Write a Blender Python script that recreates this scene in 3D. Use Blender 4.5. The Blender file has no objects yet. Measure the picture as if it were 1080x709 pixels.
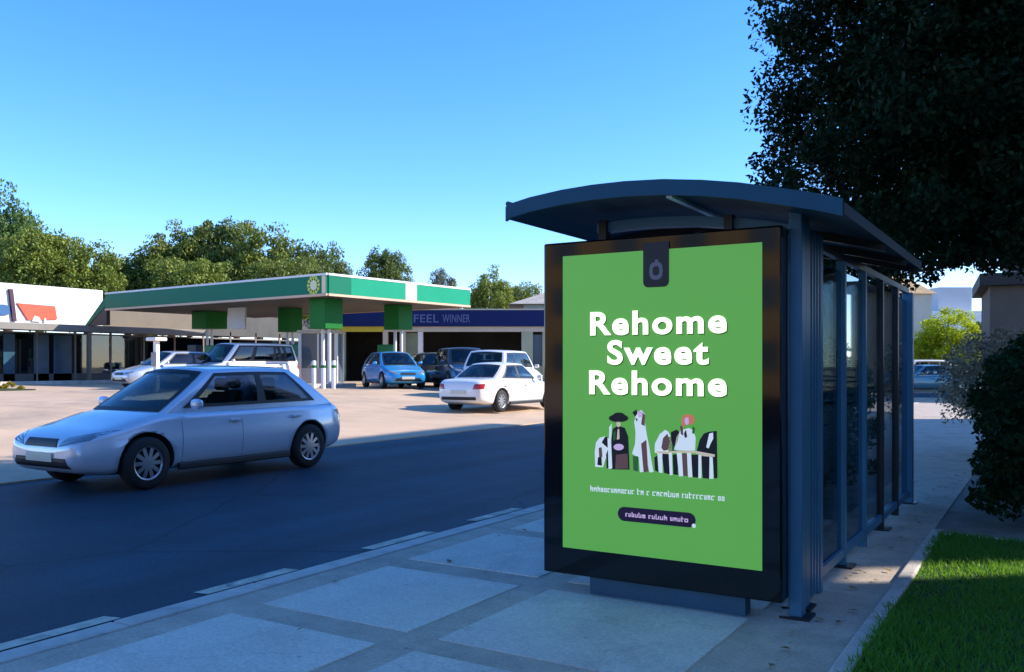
import bpy, bmesh, math, random
import numpy as np
from mathutils import Vector, Matrix
R = math.radians
random.seed(7)
sc = bpy.context.scene
COL = sc.collection

# ------------------------------------------------------------------ camera model (photo pixels 1080x709)
YAW, FPX, CX, HY, CAMZ = R(31.3), 937.0, 540.0, 385.0, 1.40
VX, VY = -math.sin(YAW), math.cos(YAW)          # view direction
RX, RY = math.cos(YAW), math.sin(YAW)           # right direction
def at(px, d):                                   # ground plan position seen at photo column px, d metres along the view axis
    l = (px - CX) / FPX * d
    return (VX * d + RX * l, VY * d + RY * l)
def hz(py, d):                                   # height of photo row py at depth d
    return CAMZ + (HY - py) * d / FPX
def onY(px, py, Y):                              # point on the plane y = Y
    k = (px - CX) / FPX
    d = Y / (VY + RY * k)
    return (d * (VX + RX * k), hz(py, d))
def gz(x):                                       # forecourt height
    if x > -11.4: return -0.10
    if x < -22: return 0.45
    return -0.10 + 0.55 * (-11.4 - x) / 10.6

# ------------------------------------------------------------------ materials
MATS = {}
def mat(name, col, rough=0.6, metal=0.0, var=0.0, vscale=3.0, bump=0.0, bscale=60.0, emit=None, estr=0.0, coat=0.0, spec=0.5, stain=None, sscale=0.5, island=0.0):
    if name in MATS: return MATS[name]
    m = bpy.data.materials.new(name); m.use_nodes = True
    nt = m.node_tree; N = nt.nodes; L = nt.links
    b = N['Principled BSDF']
    b.inputs['Base Color'].default_value = (*col, 1)
    b.inputs['Roughness'].default_value = rough
    b.inputs['Metallic'].default_value = metal
    b.inputs['Specular IOR Level'].default_value = spec
    b.inputs['Coat Weight'].default_value = coat
    b.inputs['Coat Roughness'].default_value = 0.06
    if emit:
        b.inputs['Emission Color'].default_value = (*emit, 1); b.inputs['Emission Strength'].default_value = estr
    tc = N.new('ShaderNodeTexCoord')
    last = None
    if var > 0:
        nz = N.new('ShaderNodeTexNoise'); nz.inputs['Scale'].default_value = vscale; nz.inputs['Detail'].default_value = 8; nz.inputs['Roughness'].default_value = .65
        L.new(tc.outputs['Object'], nz.inputs['Vector'])
        rp = N.new('ShaderNodeMapRange'); rp.inputs['From Min'].default_value = .3; rp.inputs['From Max'].default_value = .7
        rp.inputs['To Min'].default_value = 1 - var; rp.inputs['To Max'].default_value = 1 + var
        L.new(nz.outputs['Fac'], rp.inputs['Value'])
        mx = N.new('ShaderNodeVectorMath'); mx.operation = 'SCALE'; mx.inputs[0].default_value = col
        L.new(rp.outputs['Result'], mx.inputs['Scale']); last = mx.outputs['Vector']
    if stain:
        nz = N.new('ShaderNodeTexNoise'); nz.inputs['Scale'].default_value = sscale; nz.inputs['Detail'].default_value = 10; nz.inputs['Roughness'].default_value = .7; nz.inputs['Distortion'].default_value = .6
        L.new(tc.outputs['Object'], nz.inputs['Vector'])
        rp = N.new('ShaderNodeMapRange'); rp.inputs['From Min'].default_value = .5; rp.inputs['From Max'].default_value = .68; rp.inputs['To Max'].default_value = .75
        L.new(nz.outputs['Fac'], rp.inputs['Value'])
        mx = N.new('ShaderNodeMix'); mx.data_type = 'RGBA'
        L.new(rp.outputs['Result'], mx.inputs['Factor'])
        if last: L.new(last, mx.inputs['A'])
        else: mx.inputs['A'].default_value = (*col, 1)
        mx.inputs['B'].default_value = (*stain, 1); last = mx.outputs['Result']
    if island > 0:
        g = N.new('ShaderNodeNewGeometry')
        rp = N.new('ShaderNodeMapRange'); rp.inputs['To Min'].default_value = 1 - island; rp.inputs['To Max'].default_value = 1 + island
        L.new(g.outputs['Random Per Island'], rp.inputs['Value'])
        mx = N.new('ShaderNodeVectorMath'); mx.operation = 'SCALE'
        if last: L.new(last, mx.inputs[0])
        else: mx.inputs[0].default_value = col
        L.new(rp.outputs['Result'], mx.inputs['Scale']); last = mx.outputs['Vector']
    if last: L.new(last, b.inputs['Base Color'])
    if bump > 0:
        nz = N.new('ShaderNodeTexNoise'); nz.inputs['Scale'].default_value = bscale; nz.inputs['Detail'].default_value = 6
        L.new(tc.outputs['Object'], nz.inputs['Vector'])
        bp = N.new('ShaderNodeBump'); bp.inputs['Strength'].default_value = bump; bp.inputs['Distance'].default_value = .02
        L.new(nz.outputs['Fac'], bp.inputs['Height']); L.new(bp.outputs['Normal'], b.inputs['Normal'])
    MATS[name] = m
    return m

def leafmat(name, col, tr, amt=.35, var=.45, hue=(1.25, 1.05, .6), spec=.3):
    m = bpy.data.materials.new(name); m.use_nodes = True
    nt = m.node_tree; N = nt.nodes; L = nt.links; N.clear()
    out = N.new('ShaderNodeOutputMaterial')
    g = N.new('ShaderNodeNewGeometry')
    rp = N.new('ShaderNodeMapRange'); rp.inputs['To Min'].default_value = 1 - var; rp.inputs['To Max'].default_value = 1 + var
    L.new(g.outputs['Random Per Island'], rp.inputs['Value'])
    tc = N.new('ShaderNodeTexCoord'); nz = N.new('ShaderNodeTexNoise'); nz.inputs['Scale'].default_value = 1.6; nz.inputs['Detail'].default_value = 4
    L.new(tc.outputs['Object'], nz.inputs['Vector'])
    mx = N.new('ShaderNodeMix'); mx.data_type = 'RGBA'
    mx.inputs['A'].default_value = (*col, 1); mx.inputs['B'].default_value = (col[0]*hue[0], col[1]*hue[1], col[2]*hue[2], 1)
    L.new(nz.outputs['Fac'], mx.inputs['Factor'])
    sc_ = N.new('ShaderNodeVectorMath'); sc_.operation = 'SCALE'
    L.new(mx.outputs['Result'], sc_.inputs[0]); L.new(rp.outputs['Result'], sc_.inputs['Scale'])
    d = N.new('ShaderNodeBsdfPrincipled'); d.inputs['Roughness'].default_value = .5; d.inputs['Specular IOR Level'].default_value = spec
    L.new(sc_.outputs['Vector'], d.inputs['Base Color'])
    t = N.new('ShaderNodeBsdfTranslucent'); t.inputs['Color'].default_value = (*tr, 1)
    ms = N.new('ShaderNodeMixShader'); ms.inputs['Fac'].default_value = amt
    L.new(d.outputs[0], ms.inputs[1]); L.new(t.outputs[0], ms.inputs[2]); L.new(ms.outputs[0], out.inputs['Surface'])
    return m

def glassmat(name, col, alpha_mix=.75, rough=.02):
    m = bpy.data.materials.new(name); m.use_nodes = True
    nt = m.node_tree; N = nt.nodes; L = nt.links; N.clear()
    out = N.new('ShaderNodeOutputMaterial')
    t = N.new('ShaderNodeBsdfTransparent'); t.inputs['Color'].default_value = (*col, 1)
    g = N.new('ShaderNodeBsdfGlossy'); g.inputs['Roughness'].default_value = rough; g.inputs['Color'].default_value = (.9, .95, 1, 1)
    f = N.new('ShaderNodeFresnel'); f.inputs['IOR'].default_value = 1.5
    mm = N.new('ShaderNodeMath'); mm.operation = 'MULTIPLY_ADD'; mm.inputs[1].default_value = .9; mm.inputs[2].default_value = .02
    L.new(f.outputs[0], mm.inputs[0])
    ms = N.new('ShaderNodeMixShader')
    L.new(mm.outputs[0], ms.inputs['Fac']); L.new(t.outputs[0], ms.inputs[1]); L.new(g.outputs[0], ms.inputs[2]); L.new(ms.outputs[0], out.inputs['Surface'])
    return m

# ------------------------------------------------------------------ mesh helpers
class MB:
    def __init__(s): s.v = []; s.f = []; s.mi = []; s.sm = []
    def add(s, vs, fs, mi=0, smooth=False):
        o = len(s.v); s.v += [tuple(p) for p in vs]
        for f in fs: s.f.append([i + o for i in f]); s.mi.append(mi); s.sm.append(smooth)
        return s
    def box(s, x0, x1, y0, y1, z0, z1, mi=0, b=0.0):
        if b <= 0:
            vs = [(x, y, z) for z in (z0, z1) for y in (y0, y1) for x in (x0, x1)]
            return s.add(vs, [(0,2,3,1),(4,5,7,6),(0,1,5,4),(2,6,7,3),(0,4,6,2),(1,3,7,5)], mi)
        bm = bmesh.new(); bmesh.ops.create_cube(bm, size=1)
        for v in bm.verts: v.co = ((x0+x1)/2 + v.co.x*(x1-x0), (y0+y1)/2 + v.co.y*(y1-y0), (z0+z1)/2 + v.co.z*(z1-z0))
        bmesh.ops.bevel(bm, geom=bm.edges[:], offset=b, segments=2, affect='EDGES', profile=.5)
        return s.addbm(bm, mi)
    def addbm(s, bm, mi=0, smooth=False):
        bm.verts.index_update()
        s.add([v.co[:] for v in bm.verts], [[v.index for v in f.verts] for f in bm.faces], mi, smooth); bm.free(); return s
    def tube(s, pts, rad, n=8, mi=0, smooth=True, cap=True):
        pts = [Vector(p) for p in pts]
        if not hasattr(rad, '__len__'): rad = [rad]*len(pts)
        vs = []; fs = []
        for i, p in enumerate(pts):
            d = (pts[min(i+1, len(pts)-1)] - pts[max(i-1, 0)]).normalized()
            a = Vector((0,0,1)) if abs(d.z) < .9 else Vector((1,0,0))
            u = d.cross(a).normalized(); w = d.cross(u).normalized()
            for k in range(n):
                t = 2*math.pi*k/n
                vs.append(p + (u*math.cos(t) + w*math.sin(t))*rad[i])
        for i in range(len(pts)-1):
            for k in range(n):
                fs.append((i*n+k, i*n+(k+1)%n, (i+1)*n+(k+1)%n, (i+1)*n+k))
        s.add(vs, fs, mi, smooth)
        if cap: s.add(vs[:n], [tuple(range(n))][::-1], mi); s.add(vs[-n:], [tuple(range(n))], mi)
        return s
    def disc(s, c, r, axis='Y', n=20, mi=0, ry=None):
        ry = ry or r; vs = []
        for k in range(n):
            a = 2*math.pi*k/n; p = r*math.cos(a); q = ry*math.sin(a)
            vs.append({'Y': (c[0]+p, c[1], c[2]+q), 'X': (c[0], c[1]+p, c[2]+q), 'Z': (c[0]+p, c[1]+q, c[2])}[axis])
        return s.add(vs, [tuple(range(n))], mi)
    def poly(s, pts, mi=0): return s.add(pts, [tuple(range(len(pts)))], mi)
    def prism(s, pts, off, mi=0):                 # planar polygon extruded by vector off
        n = len(pts); o = Vector(off); q = [Vector(p) for p in pts]
        return s.add(q + [p + o for p in q], [tuple(range(n))[::-1], tuple(range(n, 2*n))] + [(i, (i+1) % n, n+(i+1) % n, n+i) for i in range(n)], mi)
    def lathe(s, prof, axis, c, n=24, mi=0, smooth=True):
        vs = []; fs = []
        for (r, h) in prof:
            for k in range(n):
                a = 2*math.pi*k/n
                p = {'Z': (r*math.cos(a), r*math.sin(a), h), 'Y': (r*math.cos(a), h, r*math.sin(a))}[axis]
                vs.append((c[0]+p[0], c[1]+p[1], c[2]+p[2]))
        for i in range(len(prof)-1):
            for k in range(n): fs.append((i*n+k, i*n+(k+1) % n, (i+1)*n+(k+1) % n, (i+1)*n+k))
        return s.add(vs, fs, mi, smooth)
    def build(s, name, mats, parent=None):
        me = bpy.data.meshes.new(name); me.from_pydata(s.v, [], s.f)
        if not isinstance(mats, (list, tuple)): mats = [mats]
        for m in mats: me.materials.append(m)
        me.polygons.foreach_set('material_index', s.mi); me.polygons.foreach_set('use_smooth', s.sm)
        bm = bmesh.new(); bm.from_mesh(me); bmesh.ops.recalc_face_normals(bm, faces=bm.faces[:]); bm.to_mesh(me); bm.free()
        me.update()
        return link(name, me, parent)
def link(name, me, parent=None):
    o = bpy.data.objects.new(name, me); COL.objects.link(o)
    if parent: o.parent = parent
    return o
def tag(o, label=None, cat=None, group=None, kind=None):
    if label: o['label'] = label
    if cat: o['category'] = cat
    if group: o['group'] = group
    if kind: o['kind'] = kind
    return o
def thing(name, label, cat, loc=(0,0,0), rz=0.0, group=None):
    o = bpy.data.objects.new(name, None); COL.objects.link(o); o.empty_display_size = .2
    o.location = loc; o.rotation_euler = (0, 0, rz)
    return tag(o, label, cat, group)
def struct(o): o['kind'] = 'structure'; return o
def textmesh(s, bold=0.0, extrude=.002):
    cu = bpy.data.curves.new('lettering', 'FONT'); cu.body = s; cu.offset = bold; cu.extrude = extrude; cu.resolution_u = 6
    cu.align_x = 'CENTER'; cu.space_character = 1.02 + bold*4
    o = bpy.data.objects.new('lettering', cu); COL.objects.link(o)
    dg = bpy.context.evaluated_depsgraph_get(); dg.update()
    me = bpy.data.meshes.new_from_object(o.evaluated_get(dg)); bpy.data.objects.remove(o)
    return np.array([v.co[:] for v in me.vertices]), [list(p.vertices) for p in me.polygons]

# ------------------------------------------------------------------ palette
BLUEALU = mat('blue_painted_aluminium', (.06, .19, .30), .42, .0, .12, 2.0, spec=.35)
BLACKG = mat('black_gloss_frame', (.003, .003, .004), .06, 0, spec=.6)
ROOFM = mat('dark_blue_roof', (.010, .048, .075), .6, .0, .25, 1.5, spec=.2)
DARKM = mat('dark_metal', (.015, .02, .028), .4, .3)
WHITE = mat('white_paint', (.78, .77, .74), .55, 0, .05, 1.0, stain=(.6,.58,.54), sscale=.35)
RUBBER = mat('tyre_rubber', (.012, .012, .013), .75, 0, .2, 20)
ALLOY = mat('alloy', (.5, .51, .53), .3, .9)
CARGLASS = glassmat('car_glass', (.42,.55,.56))
SEATM = mat('dark_cabin', (.03,.03,.034), .8)
CARBLACK = mat('black_plastic', (.012, .012, .013), .5)
HEADL = mat('headlight_lens', (.22,.25,.29), .12, .3, coat=.8)
TAILL = mat('tail_light_lens', (.4, .012, .01), .15, 0, coat=.8)
PLATE = mat('plate', (.65, .63, .5), .5)

# ------------------------------------------------------------------ setting: ground, road, pavement
GROUND = mat('earth', (.2, .17, .12), .9, 0, .3, .3, .3, 8)
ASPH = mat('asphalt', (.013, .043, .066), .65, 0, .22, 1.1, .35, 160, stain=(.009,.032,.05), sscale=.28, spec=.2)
FORE = mat('forecourt_concrete', (.56, .39, .25), .8, 0, .14, .5, .2, 30, stain=(.24,.2,.16), sscale=.22)
def worn_asphalt(m):
    nt = m.node_tree; N = nt.nodes; L = nt.links; b = N['Principled BSDF']
    src = b.inputs['Base Color'].links[0].from_socket
    tc = N.new('ShaderNodeTexCoord')
    mp = N.new('ShaderNodeMapping'); mp.inputs['Scale'].default_value = (1.3,.05,1); L.new(tc.outputs['Object'], mp.inputs['Vector'])
    n1 = N.new('ShaderNodeTexNoise'); n1.inputs['Scale'].default_value = 1; n1.inputs['Detail'].default_value = 6; L.new(mp.outputs[0], n1.inputs['Vector'])
    r1 = N.new('ShaderNodeMapRange'); r1.inputs['From Min'].default_value = .35; r1.inputs['From Max'].default_value = .65; r1.inputs['To Min'].default_value = .78; r1.inputs['To Max'].default_value = 1.3
    L.new(n1.outputs['Fac'], r1.inputs['Value'])
    n2 = N.new('ShaderNodeTexNoise'); n2.inputs['Scale'].default_value = .9; n2.inputs['Detail'].default_value = 5; L.new(tc.outputs['Object'], n2.inputs['Vector'])
    ad = N.new('ShaderNodeMix'); ad.data_type = 'VECTOR'; ad.inputs['Factor'].default_value = .25
    L.new(tc.outputs['Object'], ad.inputs['A']); L.new(n2.outputs['Color'], ad.inputs['B'])
    vo = N.new('ShaderNodeTexVoronoi'); vo.feature = 'DISTANCE_TO_EDGE'; vo.inputs['Scale'].default_value = .42; L.new(ad.outputs['Result'], vo.inputs['Vector'])
    r2 = N.new('ShaderNodeMapRange'); r2.inputs['From Max'].default_value = .012; r2.inputs['To Min'].default_value = .5; L.new(vo.outputs['Distance'], r2.inputs['Value'])
    mu = N.new('ShaderNodeMath'); mu.operation = 'MULTIPLY'; L.new(r1.outputs['Result'], mu.inputs[0]); L.new(r2.outputs['Result'], mu.inputs[1])
    n3 = N.new('ShaderNodeTexNoise'); n3.inputs['Scale'].default_value = 75; n3.inputs['Detail'].default_value = 2; L.new(tc.outputs['Object'], n3.inputs['Vector'])
    r3 = N.new('ShaderNodeMapRange'); r3.inputs['From Min'].default_value = .3; r3.inputs['From Max'].default_value = .75; r3.inputs['To Min'].default_value = .7; r3.inputs['To Max'].default_value = 1.5
    L.new(n3.outputs['Fac'], r3.inputs['Value'])
    m3 = N.new('ShaderNodeMath'); m3.operation = 'MULTIPLY'; L.new(mu.outputs[0], m3.inputs[0]); L.new(r3.outputs['Result'], m3.inputs[1])
    sc_ = N.new('ShaderNodeVectorMath'); sc_.operation = 'SCALE'; L.new(src, sc_.inputs[0]); L.new(m3.outputs[0], sc_.inputs['Scale'])
    L.new(sc_.outputs['Vector'], b.inputs['Base Color'])
SLAB = mat('paving_slab', (.68, .60, .50), .8, 0, .10, 2.2, .25, 90, stain=(.50,.43,.36), sscale=.9)
BAND = mat('paving_band', (.53, .43, .335), .85, 0, .18, 5, .5, 120, stain=(.35,.28,.22), sscale=1.3)
def spots(m, scale, size, dark):
    nt = m.node_tree; N = nt.nodes; L = nt.links; b = N['Principled BSDF']
    src = b.inputs['Base Color'].links[0].from_socket
    tc = N.new('ShaderNodeTexCoord'); vo = N.new('ShaderNodeTexVoronoi'); vo.inputs['Scale'].default_value = scale; L.new(tc.outputs['Object'], vo.inputs['Vector'])
    r = N.new('ShaderNodeMapRange'); r.inputs['From Min'].default_value = size*.7; r.inputs['From Max'].default_value = size; r.inputs['To Min'].default_value = dark; L.new(vo.outputs['Distance'], r.inputs['Value'])
    cr = N.new('ShaderNodeTexVoronoi'); cr.feature = 'DISTANCE_TO_EDGE'; cr.inputs['Scale'].default_value = .8
    nz = N.new('ShaderNodeTexNoise'); nz.inputs['Scale'].default_value = 2.2; nz.inputs['Detail'].default_value = 6; L.new(tc.outputs['Object'], nz.inputs['Vector'])
    ad = N.new('ShaderNodeMix'); ad.data_type = 'VECTOR'; ad.inputs['Factor'].default_value = .35; L.new(tc.outputs['Object'], ad.inputs['A']); L.new(nz.outputs['Color'], ad.inputs['B']); L.new(ad.outputs['Result'], cr.inputs['Vector'])
    r2 = N.new('ShaderNodeMapRange'); r2.inputs['From Max'].default_value = .005; r2.inputs['To Min'].default_value = .84; L.new(cr.outputs['Distance'], r2.inputs['Value'])
    mm = N.new('ShaderNodeMath'); mm.operation = 'MULTIPLY'; L.new(r.outputs['Result'], mm.inputs[0]); L.new(r2.outputs['Result'], mm.inputs[1])
    n3 = N.new('ShaderNodeTexNoise'); n3.inputs['Scale'].default_value = 55; n3.inputs['Detail'].default_value = 3; L.new(tc.outputs['Object'], n3.inputs['Vector'])
    r3 = N.new('ShaderNodeMapRange'); r3.inputs['From Min'].default_value = .3; r3.inputs['From Max'].default_value = .7; r3.inputs['To Min'].default_value = .84; r3.inputs['To Max'].default_value = 1.12; L.new(n3.outputs['Fac'], r3.inputs['Value'])
    m2 = N.new('ShaderNodeMath'); m2.operation = 'MULTIPLY'; L.new(mm.outputs[0], m2.inputs[0]); L.new(r3.outputs['Result'], m2.inputs[1])
    s_ = N.new('ShaderNodeVectorMath'); s_.operation = 'SCALE'; L.new(src, s_.inputs[0]); L.new(m2.outputs[0], s_.inputs['Scale']); L.new(s_.outputs['Vector'], b.inputs['Base Color'])
worn_asphalt(ASPH); spots(SLAB, 3.5, .05, .62); spots(BAND, 4.5, .06, .6)
KERB = mat('kerb_stone', (.55, .49, .43), .75, 0, .18, 3, .3, 80, stain=(.2,.19,.18), sscale=1.6)
LINE = mat('worn_line_paint', (.55, .50, .38), .7, 0, .35, 7, stain=(.09,.09,.085), sscale=5)
SOIL = mat('lawn_soil', (.03, .045, .015), .95, 0, .4, 4, .4, 40)

g = MB().poly([(-400,-300,-.16),(400,-300,-.16),(400,600,-.16),(-400,600,-.16)]).build('ground', GROUND); struct(g)
XK, XF = -4.37, -11.4
rd = MB().poly([(XF-.3,-32,-.124),(XK,-32,-.124),(XK,140,-.124),(XF-.3,140,-.124)]).build('road', ASPH); struct(rd)
fc = MB()
for (xa, xb) in ((-11.4,-22),(-22,-140)):
    fc.poly([(xa,-32,gz(xa)),(xa,140,gz(xa)),(xb,140,gz(xb)),(xb,-32,gz(xb))])
fc.poly([(-11.4,-32,-.10),(-11.4,-32,-.16),(-11.4,140,-.16),(-11.4,140,-.10)])
struct(fc.build('forecourt', FORE))
lines = MB()
for yc, w in ((2.89,.9),(4.39,.85),(6.09,.9),(7.64,.9),(9.3,.9),(11,.9),(1.2,.9)):
    lines.poly([(-4.90,yc-w/2,-.119),(-4.78,yc-w/2+.02,-.119),(-4.78,yc+w/2,-.119),(-4.90,yc+w/2-.03,-.119)])
struct(lines.build('road_markings', LINE))
# pavement : a band-coloured bed with light slabs let into it, one sheet 4 mm proud
pv = MB(); XG = -.86
pv.box(XK+.17, XG, -40, 36, -.16, 0, 0)
XS = [(-3.95,-2.89),(-2.66,-1.42)]
y = -2.2 - 1.39*20
ys = []
while y < 36 - 1.4:
    ys.append((y, y+1.16)); y += 1.395
sh = 3.68 - min(ys, key=lambda q: abs(q[0]-3.68))[0]
for (a, b_) in ys:
    a += sh; b_ += sh
    if b_ > 12: continue
    for i, (x0, x1) in enumerate(XS):
        j = [random.uniform(-.012, .012) for _ in range(6)]
        pv.box(x0+j[0], x1+j[1], a+j[2], b_+j[3], -.01, .006+j[4]*.15, 1, .005)
pv.box(-8, 40, 36, 46, -.16, -.03, 2)
struct(pv.build('pavement', [BAND, SLAB, ASPH]))
kb = MB()
y = -30.0
while y < 36:
    kb.box(XK, XK+.165, y+.004, y+.996, -.16, .008+random.uniform(-.002,.002), 0, .012); y += 1.0
struct(kb.build('kerb', KERB))
gk = MB(); y = -7.85
while y < 8.1:
    gk.box(XG+.003, XG+.092, y+.006, y+.994, -.1, .035+random.uniform(-.004,.004), 0, .012); y += 1.0
gk.box(XG+.094, 6, 8.02, 8.10, -.1, .02, 0, .01)
struct(gk.build('lawn_edging', KERB))
pg = MB(); pg.box(XG+.003, 9, 8.103, 36, -.16, -.006, 0)
struct(pg.build('planting_bed', mat('bed_soil', (.26,.22,.18), .95, 0, .35, 3, .5, 30)))
lw = MB(); lw.box(XG+.095, 9, -30, 8.018, -.15, .012)
struct(lw.build('lawn', SOIL))
sr = MB().poly([(-4.2,46,-.02),(60,46,-.02),(60,140,-.02),(-4.2,140,-.02)]).build('side_yard', mat('yard_concrete', (.36,.31,.25), .85, 0, .2, .4, .2, 20)); struct(sr)

# grass blades (nobody can count them)
def grass(name, x0, x1, y0, y1, n, h0, h1, m):
    rng = np.random.default_rng(5)
    x = rng.uniform(x0, x1, n); y = y0 + (y1-y0)*rng.uniform(0, 1, n)**1.25
    h = rng.uniform(h0, h1, n)*(0.75+.35*np.sin(x*3.1+1)*np.sin(y*2.3)); a = rng.uniform(0, 2*math.pi, n); w = rng.uniform(.0025, .005, n)
    dx = np.cos(a); dy = np.sin(a); ln = rng.uniform(.15, .8, n)*h; b = rng.uniform(0, 2*math.pi, n)
    v = np.zeros((n, 5, 3))
    v[:,0] = np.stack([x-dx*w, y-dy*w, np.full(n,.01)], 1); v[:,1] = np.stack([x+dx*w, y+dy*w, np.full(n,.01)], 1)
    mx = x+np.cos(b)*ln*.35; my = y+np.sin(b)*ln*.35
    v[:,2] = np.stack([mx+dx*w*.8, my+dy*w*.8, h*.6], 1); v[:,3] = np.stack([mx-dx*w*.8, my-dy*w*.8, h*.6], 1)
    v[:,4] = np.stack([x+np.cos(b)*ln, y+np.sin(b)*ln, h], 1)
    i = np.arange(n)*5
    fs = np.stack([i,i+1,i+2,i+3],1).tolist() + np.stack([i+3,i+2,i+4],1).tolist()
    me = bpy.data.meshes.new(name); me.from_pydata(v.reshape(-1,3).tolist(), [], fs); me.materials.append(m); me.update()
    return link(name, me)
gr = grass('grass', XG+.065, 2.2, 2.6, 8.05, 90000, .04, .085, leafmat('grass_blade', (.05,.19,.03), (.3,.6,.04), .34, .5))
tag(gr, 'short green lawn beside the pavement edging', 'grass', kind='stuff')

# ------------------------------------------------------------------ vegetation
def leaves(rng, n_cl, per, env, leaf, clr, inner=.35, box=False, sq=0):
    """leaf quads gathered in clumps through the volume of an envelope (unit-ish, scaled by env)"""
    env = np.array(env)
    if box: c = rng.uniform(-1, 1, (n_cl, 3))*(1-.12); 
    else:
        d = rng.normal(size=(n_cl,3)); d /= np.linalg.norm(d, axis=1)[:,None]
        r = inner + (1-inner)*rng.uniform(0, 1, n_cl)**.6
        la = .05 if sq >= 3 else .16
        lump = 1 + la*np.sin(d[:,0]*4+rng.uniform(0,6)) * np.cos(d[:,1]*3.4+rng.uniform(0,6)) + la*.75*np.sin(d[:,2]*6+rng.uniform(0,6))
        if sq: d = d/((np.abs(d)**sq).sum(1)**(1/sq))[:,None]
        c = d*(r*lump)[:,None]*(1-clr*.6)
    c = c*env
    rad = clr*env.min()*rng.uniform(.55, 1.25, n_cl)
    n = n_cl*per
    ci = np.repeat(np.arange(n_cl), per)
    d = rng.normal(size=(n,3)); d /= np.linalg.norm(d, axis=1)[:,None]
    rr = rng.uniform(.25, 1, n)**.5
    p = c[ci] + d*(rad[ci]*rr)[:,None]*np.array([1.1,1.1,.8])
    nrm = d*.6 + rng.normal(size=(n,3))*.7 + np.array([0,0,.35]); nrm /= np.linalg.norm(nrm, axis=1)[:,None]
    t = np.cross(nrm, rng.normal(size=(n,3))); t /= np.linalg.norm(t, axis=1)[:,None]
    b = np.cross(nrm, t)
    s = leaf*rng.uniform(.6, 1.3, n)
    a = t*s[:,None]; q = b*(s*.55)[:,None]
    v = np.stack([p-a, p+q-a*.1, p+a, p-q-a*.1], 1).reshape(-1,3)
    return v
def leafobj(name, v, m, parent=None):
    n = len(v)//4; i = np.arange(n)*4
    me = bpy.data.meshes.new(name); me.from_pydata(v.tolist(), [], np.stack([i,i+1,i+2,i+3],1).tolist())
    me.materials.append(m); me.update()
    return link(name, me, parent)
BARK = mat('bark', (.09,.065,.045), .9, 0, .35, 6, .6, 25)
def trunk_mb(h, r, spread, rng, n=6, lean=0.0):
    t = MB()
    t.tube([(0,0,-.1),(0,0,.3),(lean*.3,.03,h*.35),(lean*.6,-.05,h*.65),(lean,0,h)], [r*1.35,r,r*.82,r*.6,r*.22], 9)
    for k in range(n):
        a = 2*math.pi*k/n + rng.uniform(-.3,.3); z0 = h*rng.uniform(.35,.6); e = rng.uniform(.65,1)
        x, y = math.cos(a)*spread*e, math.sin(a)*spread*e
        t.tube([(lean*.4,0,z0),(x*.4+lean*.4,y*.4,z0+h*.16),(x+lean*.5,y,z0+h*rng.uniform(.22,.42))], [r*.45,r*.28,r*.08], 6)
    return t
LF = {
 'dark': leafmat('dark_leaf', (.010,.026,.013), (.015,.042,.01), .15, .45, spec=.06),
 'olive': leafmat('olive_leaf', (.16,.22,.045), (.28,.33,.045), .25, .5),
 'mid': leafmat('mid_leaf', (.14,.185,.04), (.24,.3,.04), .25, .5),
 'deep': leafmat('deep_leaf', (.09,.135,.036), (.17,.23,.035), .25, .5),
 'cool': leafmat('cool_leaf', (.095,.17,.055), (.15,.26,.05), .25, .5),
 'grey': leafmat('grey_leaf', (.11,.13,.10), (.12,.15,.08), .25, .4),
 'lime': leafmat('lime_leaf', (.30,.36,.02), (.5,.6,.02), .4, .35),
 'silver': leafmat('silver_leaf', (.26,.27,.24), (.12,.14,.1), .2, .5),
 'hedge': leafmat('hedge_leaf', (.014,.045,.018), (.02,.07,.015), .2, .45, spec=.1),
}
UNIT = {}
def unit_crown(key, kind):
    k = (key, kind)
    if k not in UNIT:
        rng = np.random.default_rng(100 + key)
        v = leaves(rng, 230, 110, (1,1,1), .034, .19, .3, sq=2.5)
        n = len(v)//4; i = np.arange(n)*4
        me = bpy.data.meshes.new('crown'); me.from_pydata(v.tolist(), [], np.stack([i,i+1,i+2,i+3],1).tolist()); me.materials.append(LF[kind]); me.update()
        UNIT[k] = me
    return UNIT[k]
def far_tree(px, top, w, d, kind, key, label, group='trees beyond the filling station', name='broadleaf_tree', low=.28):
    x, y = at(px, d); z0 = gz(x) if x < -11.4 else 0
    ztop = hz(top, d); H = ztop - z0; rx = w/2*d/FPX
    rz = H*(1-low)/2
    t = thing(name, label, 'tree', (x,y,z0), random.uniform(0,6), group)
    rng = random.Random(key)
    trunk_mb(H*.8, .028*H, rx*.55, rng).build('trunk', BARK, t)
    c = link('crown', unit_crown(key % 4, kind), t); rz *= .92; c.location = (0,0,H-rz*1.08); c.scale = (rx*.93,rx*.93,rz)
    return t
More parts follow.
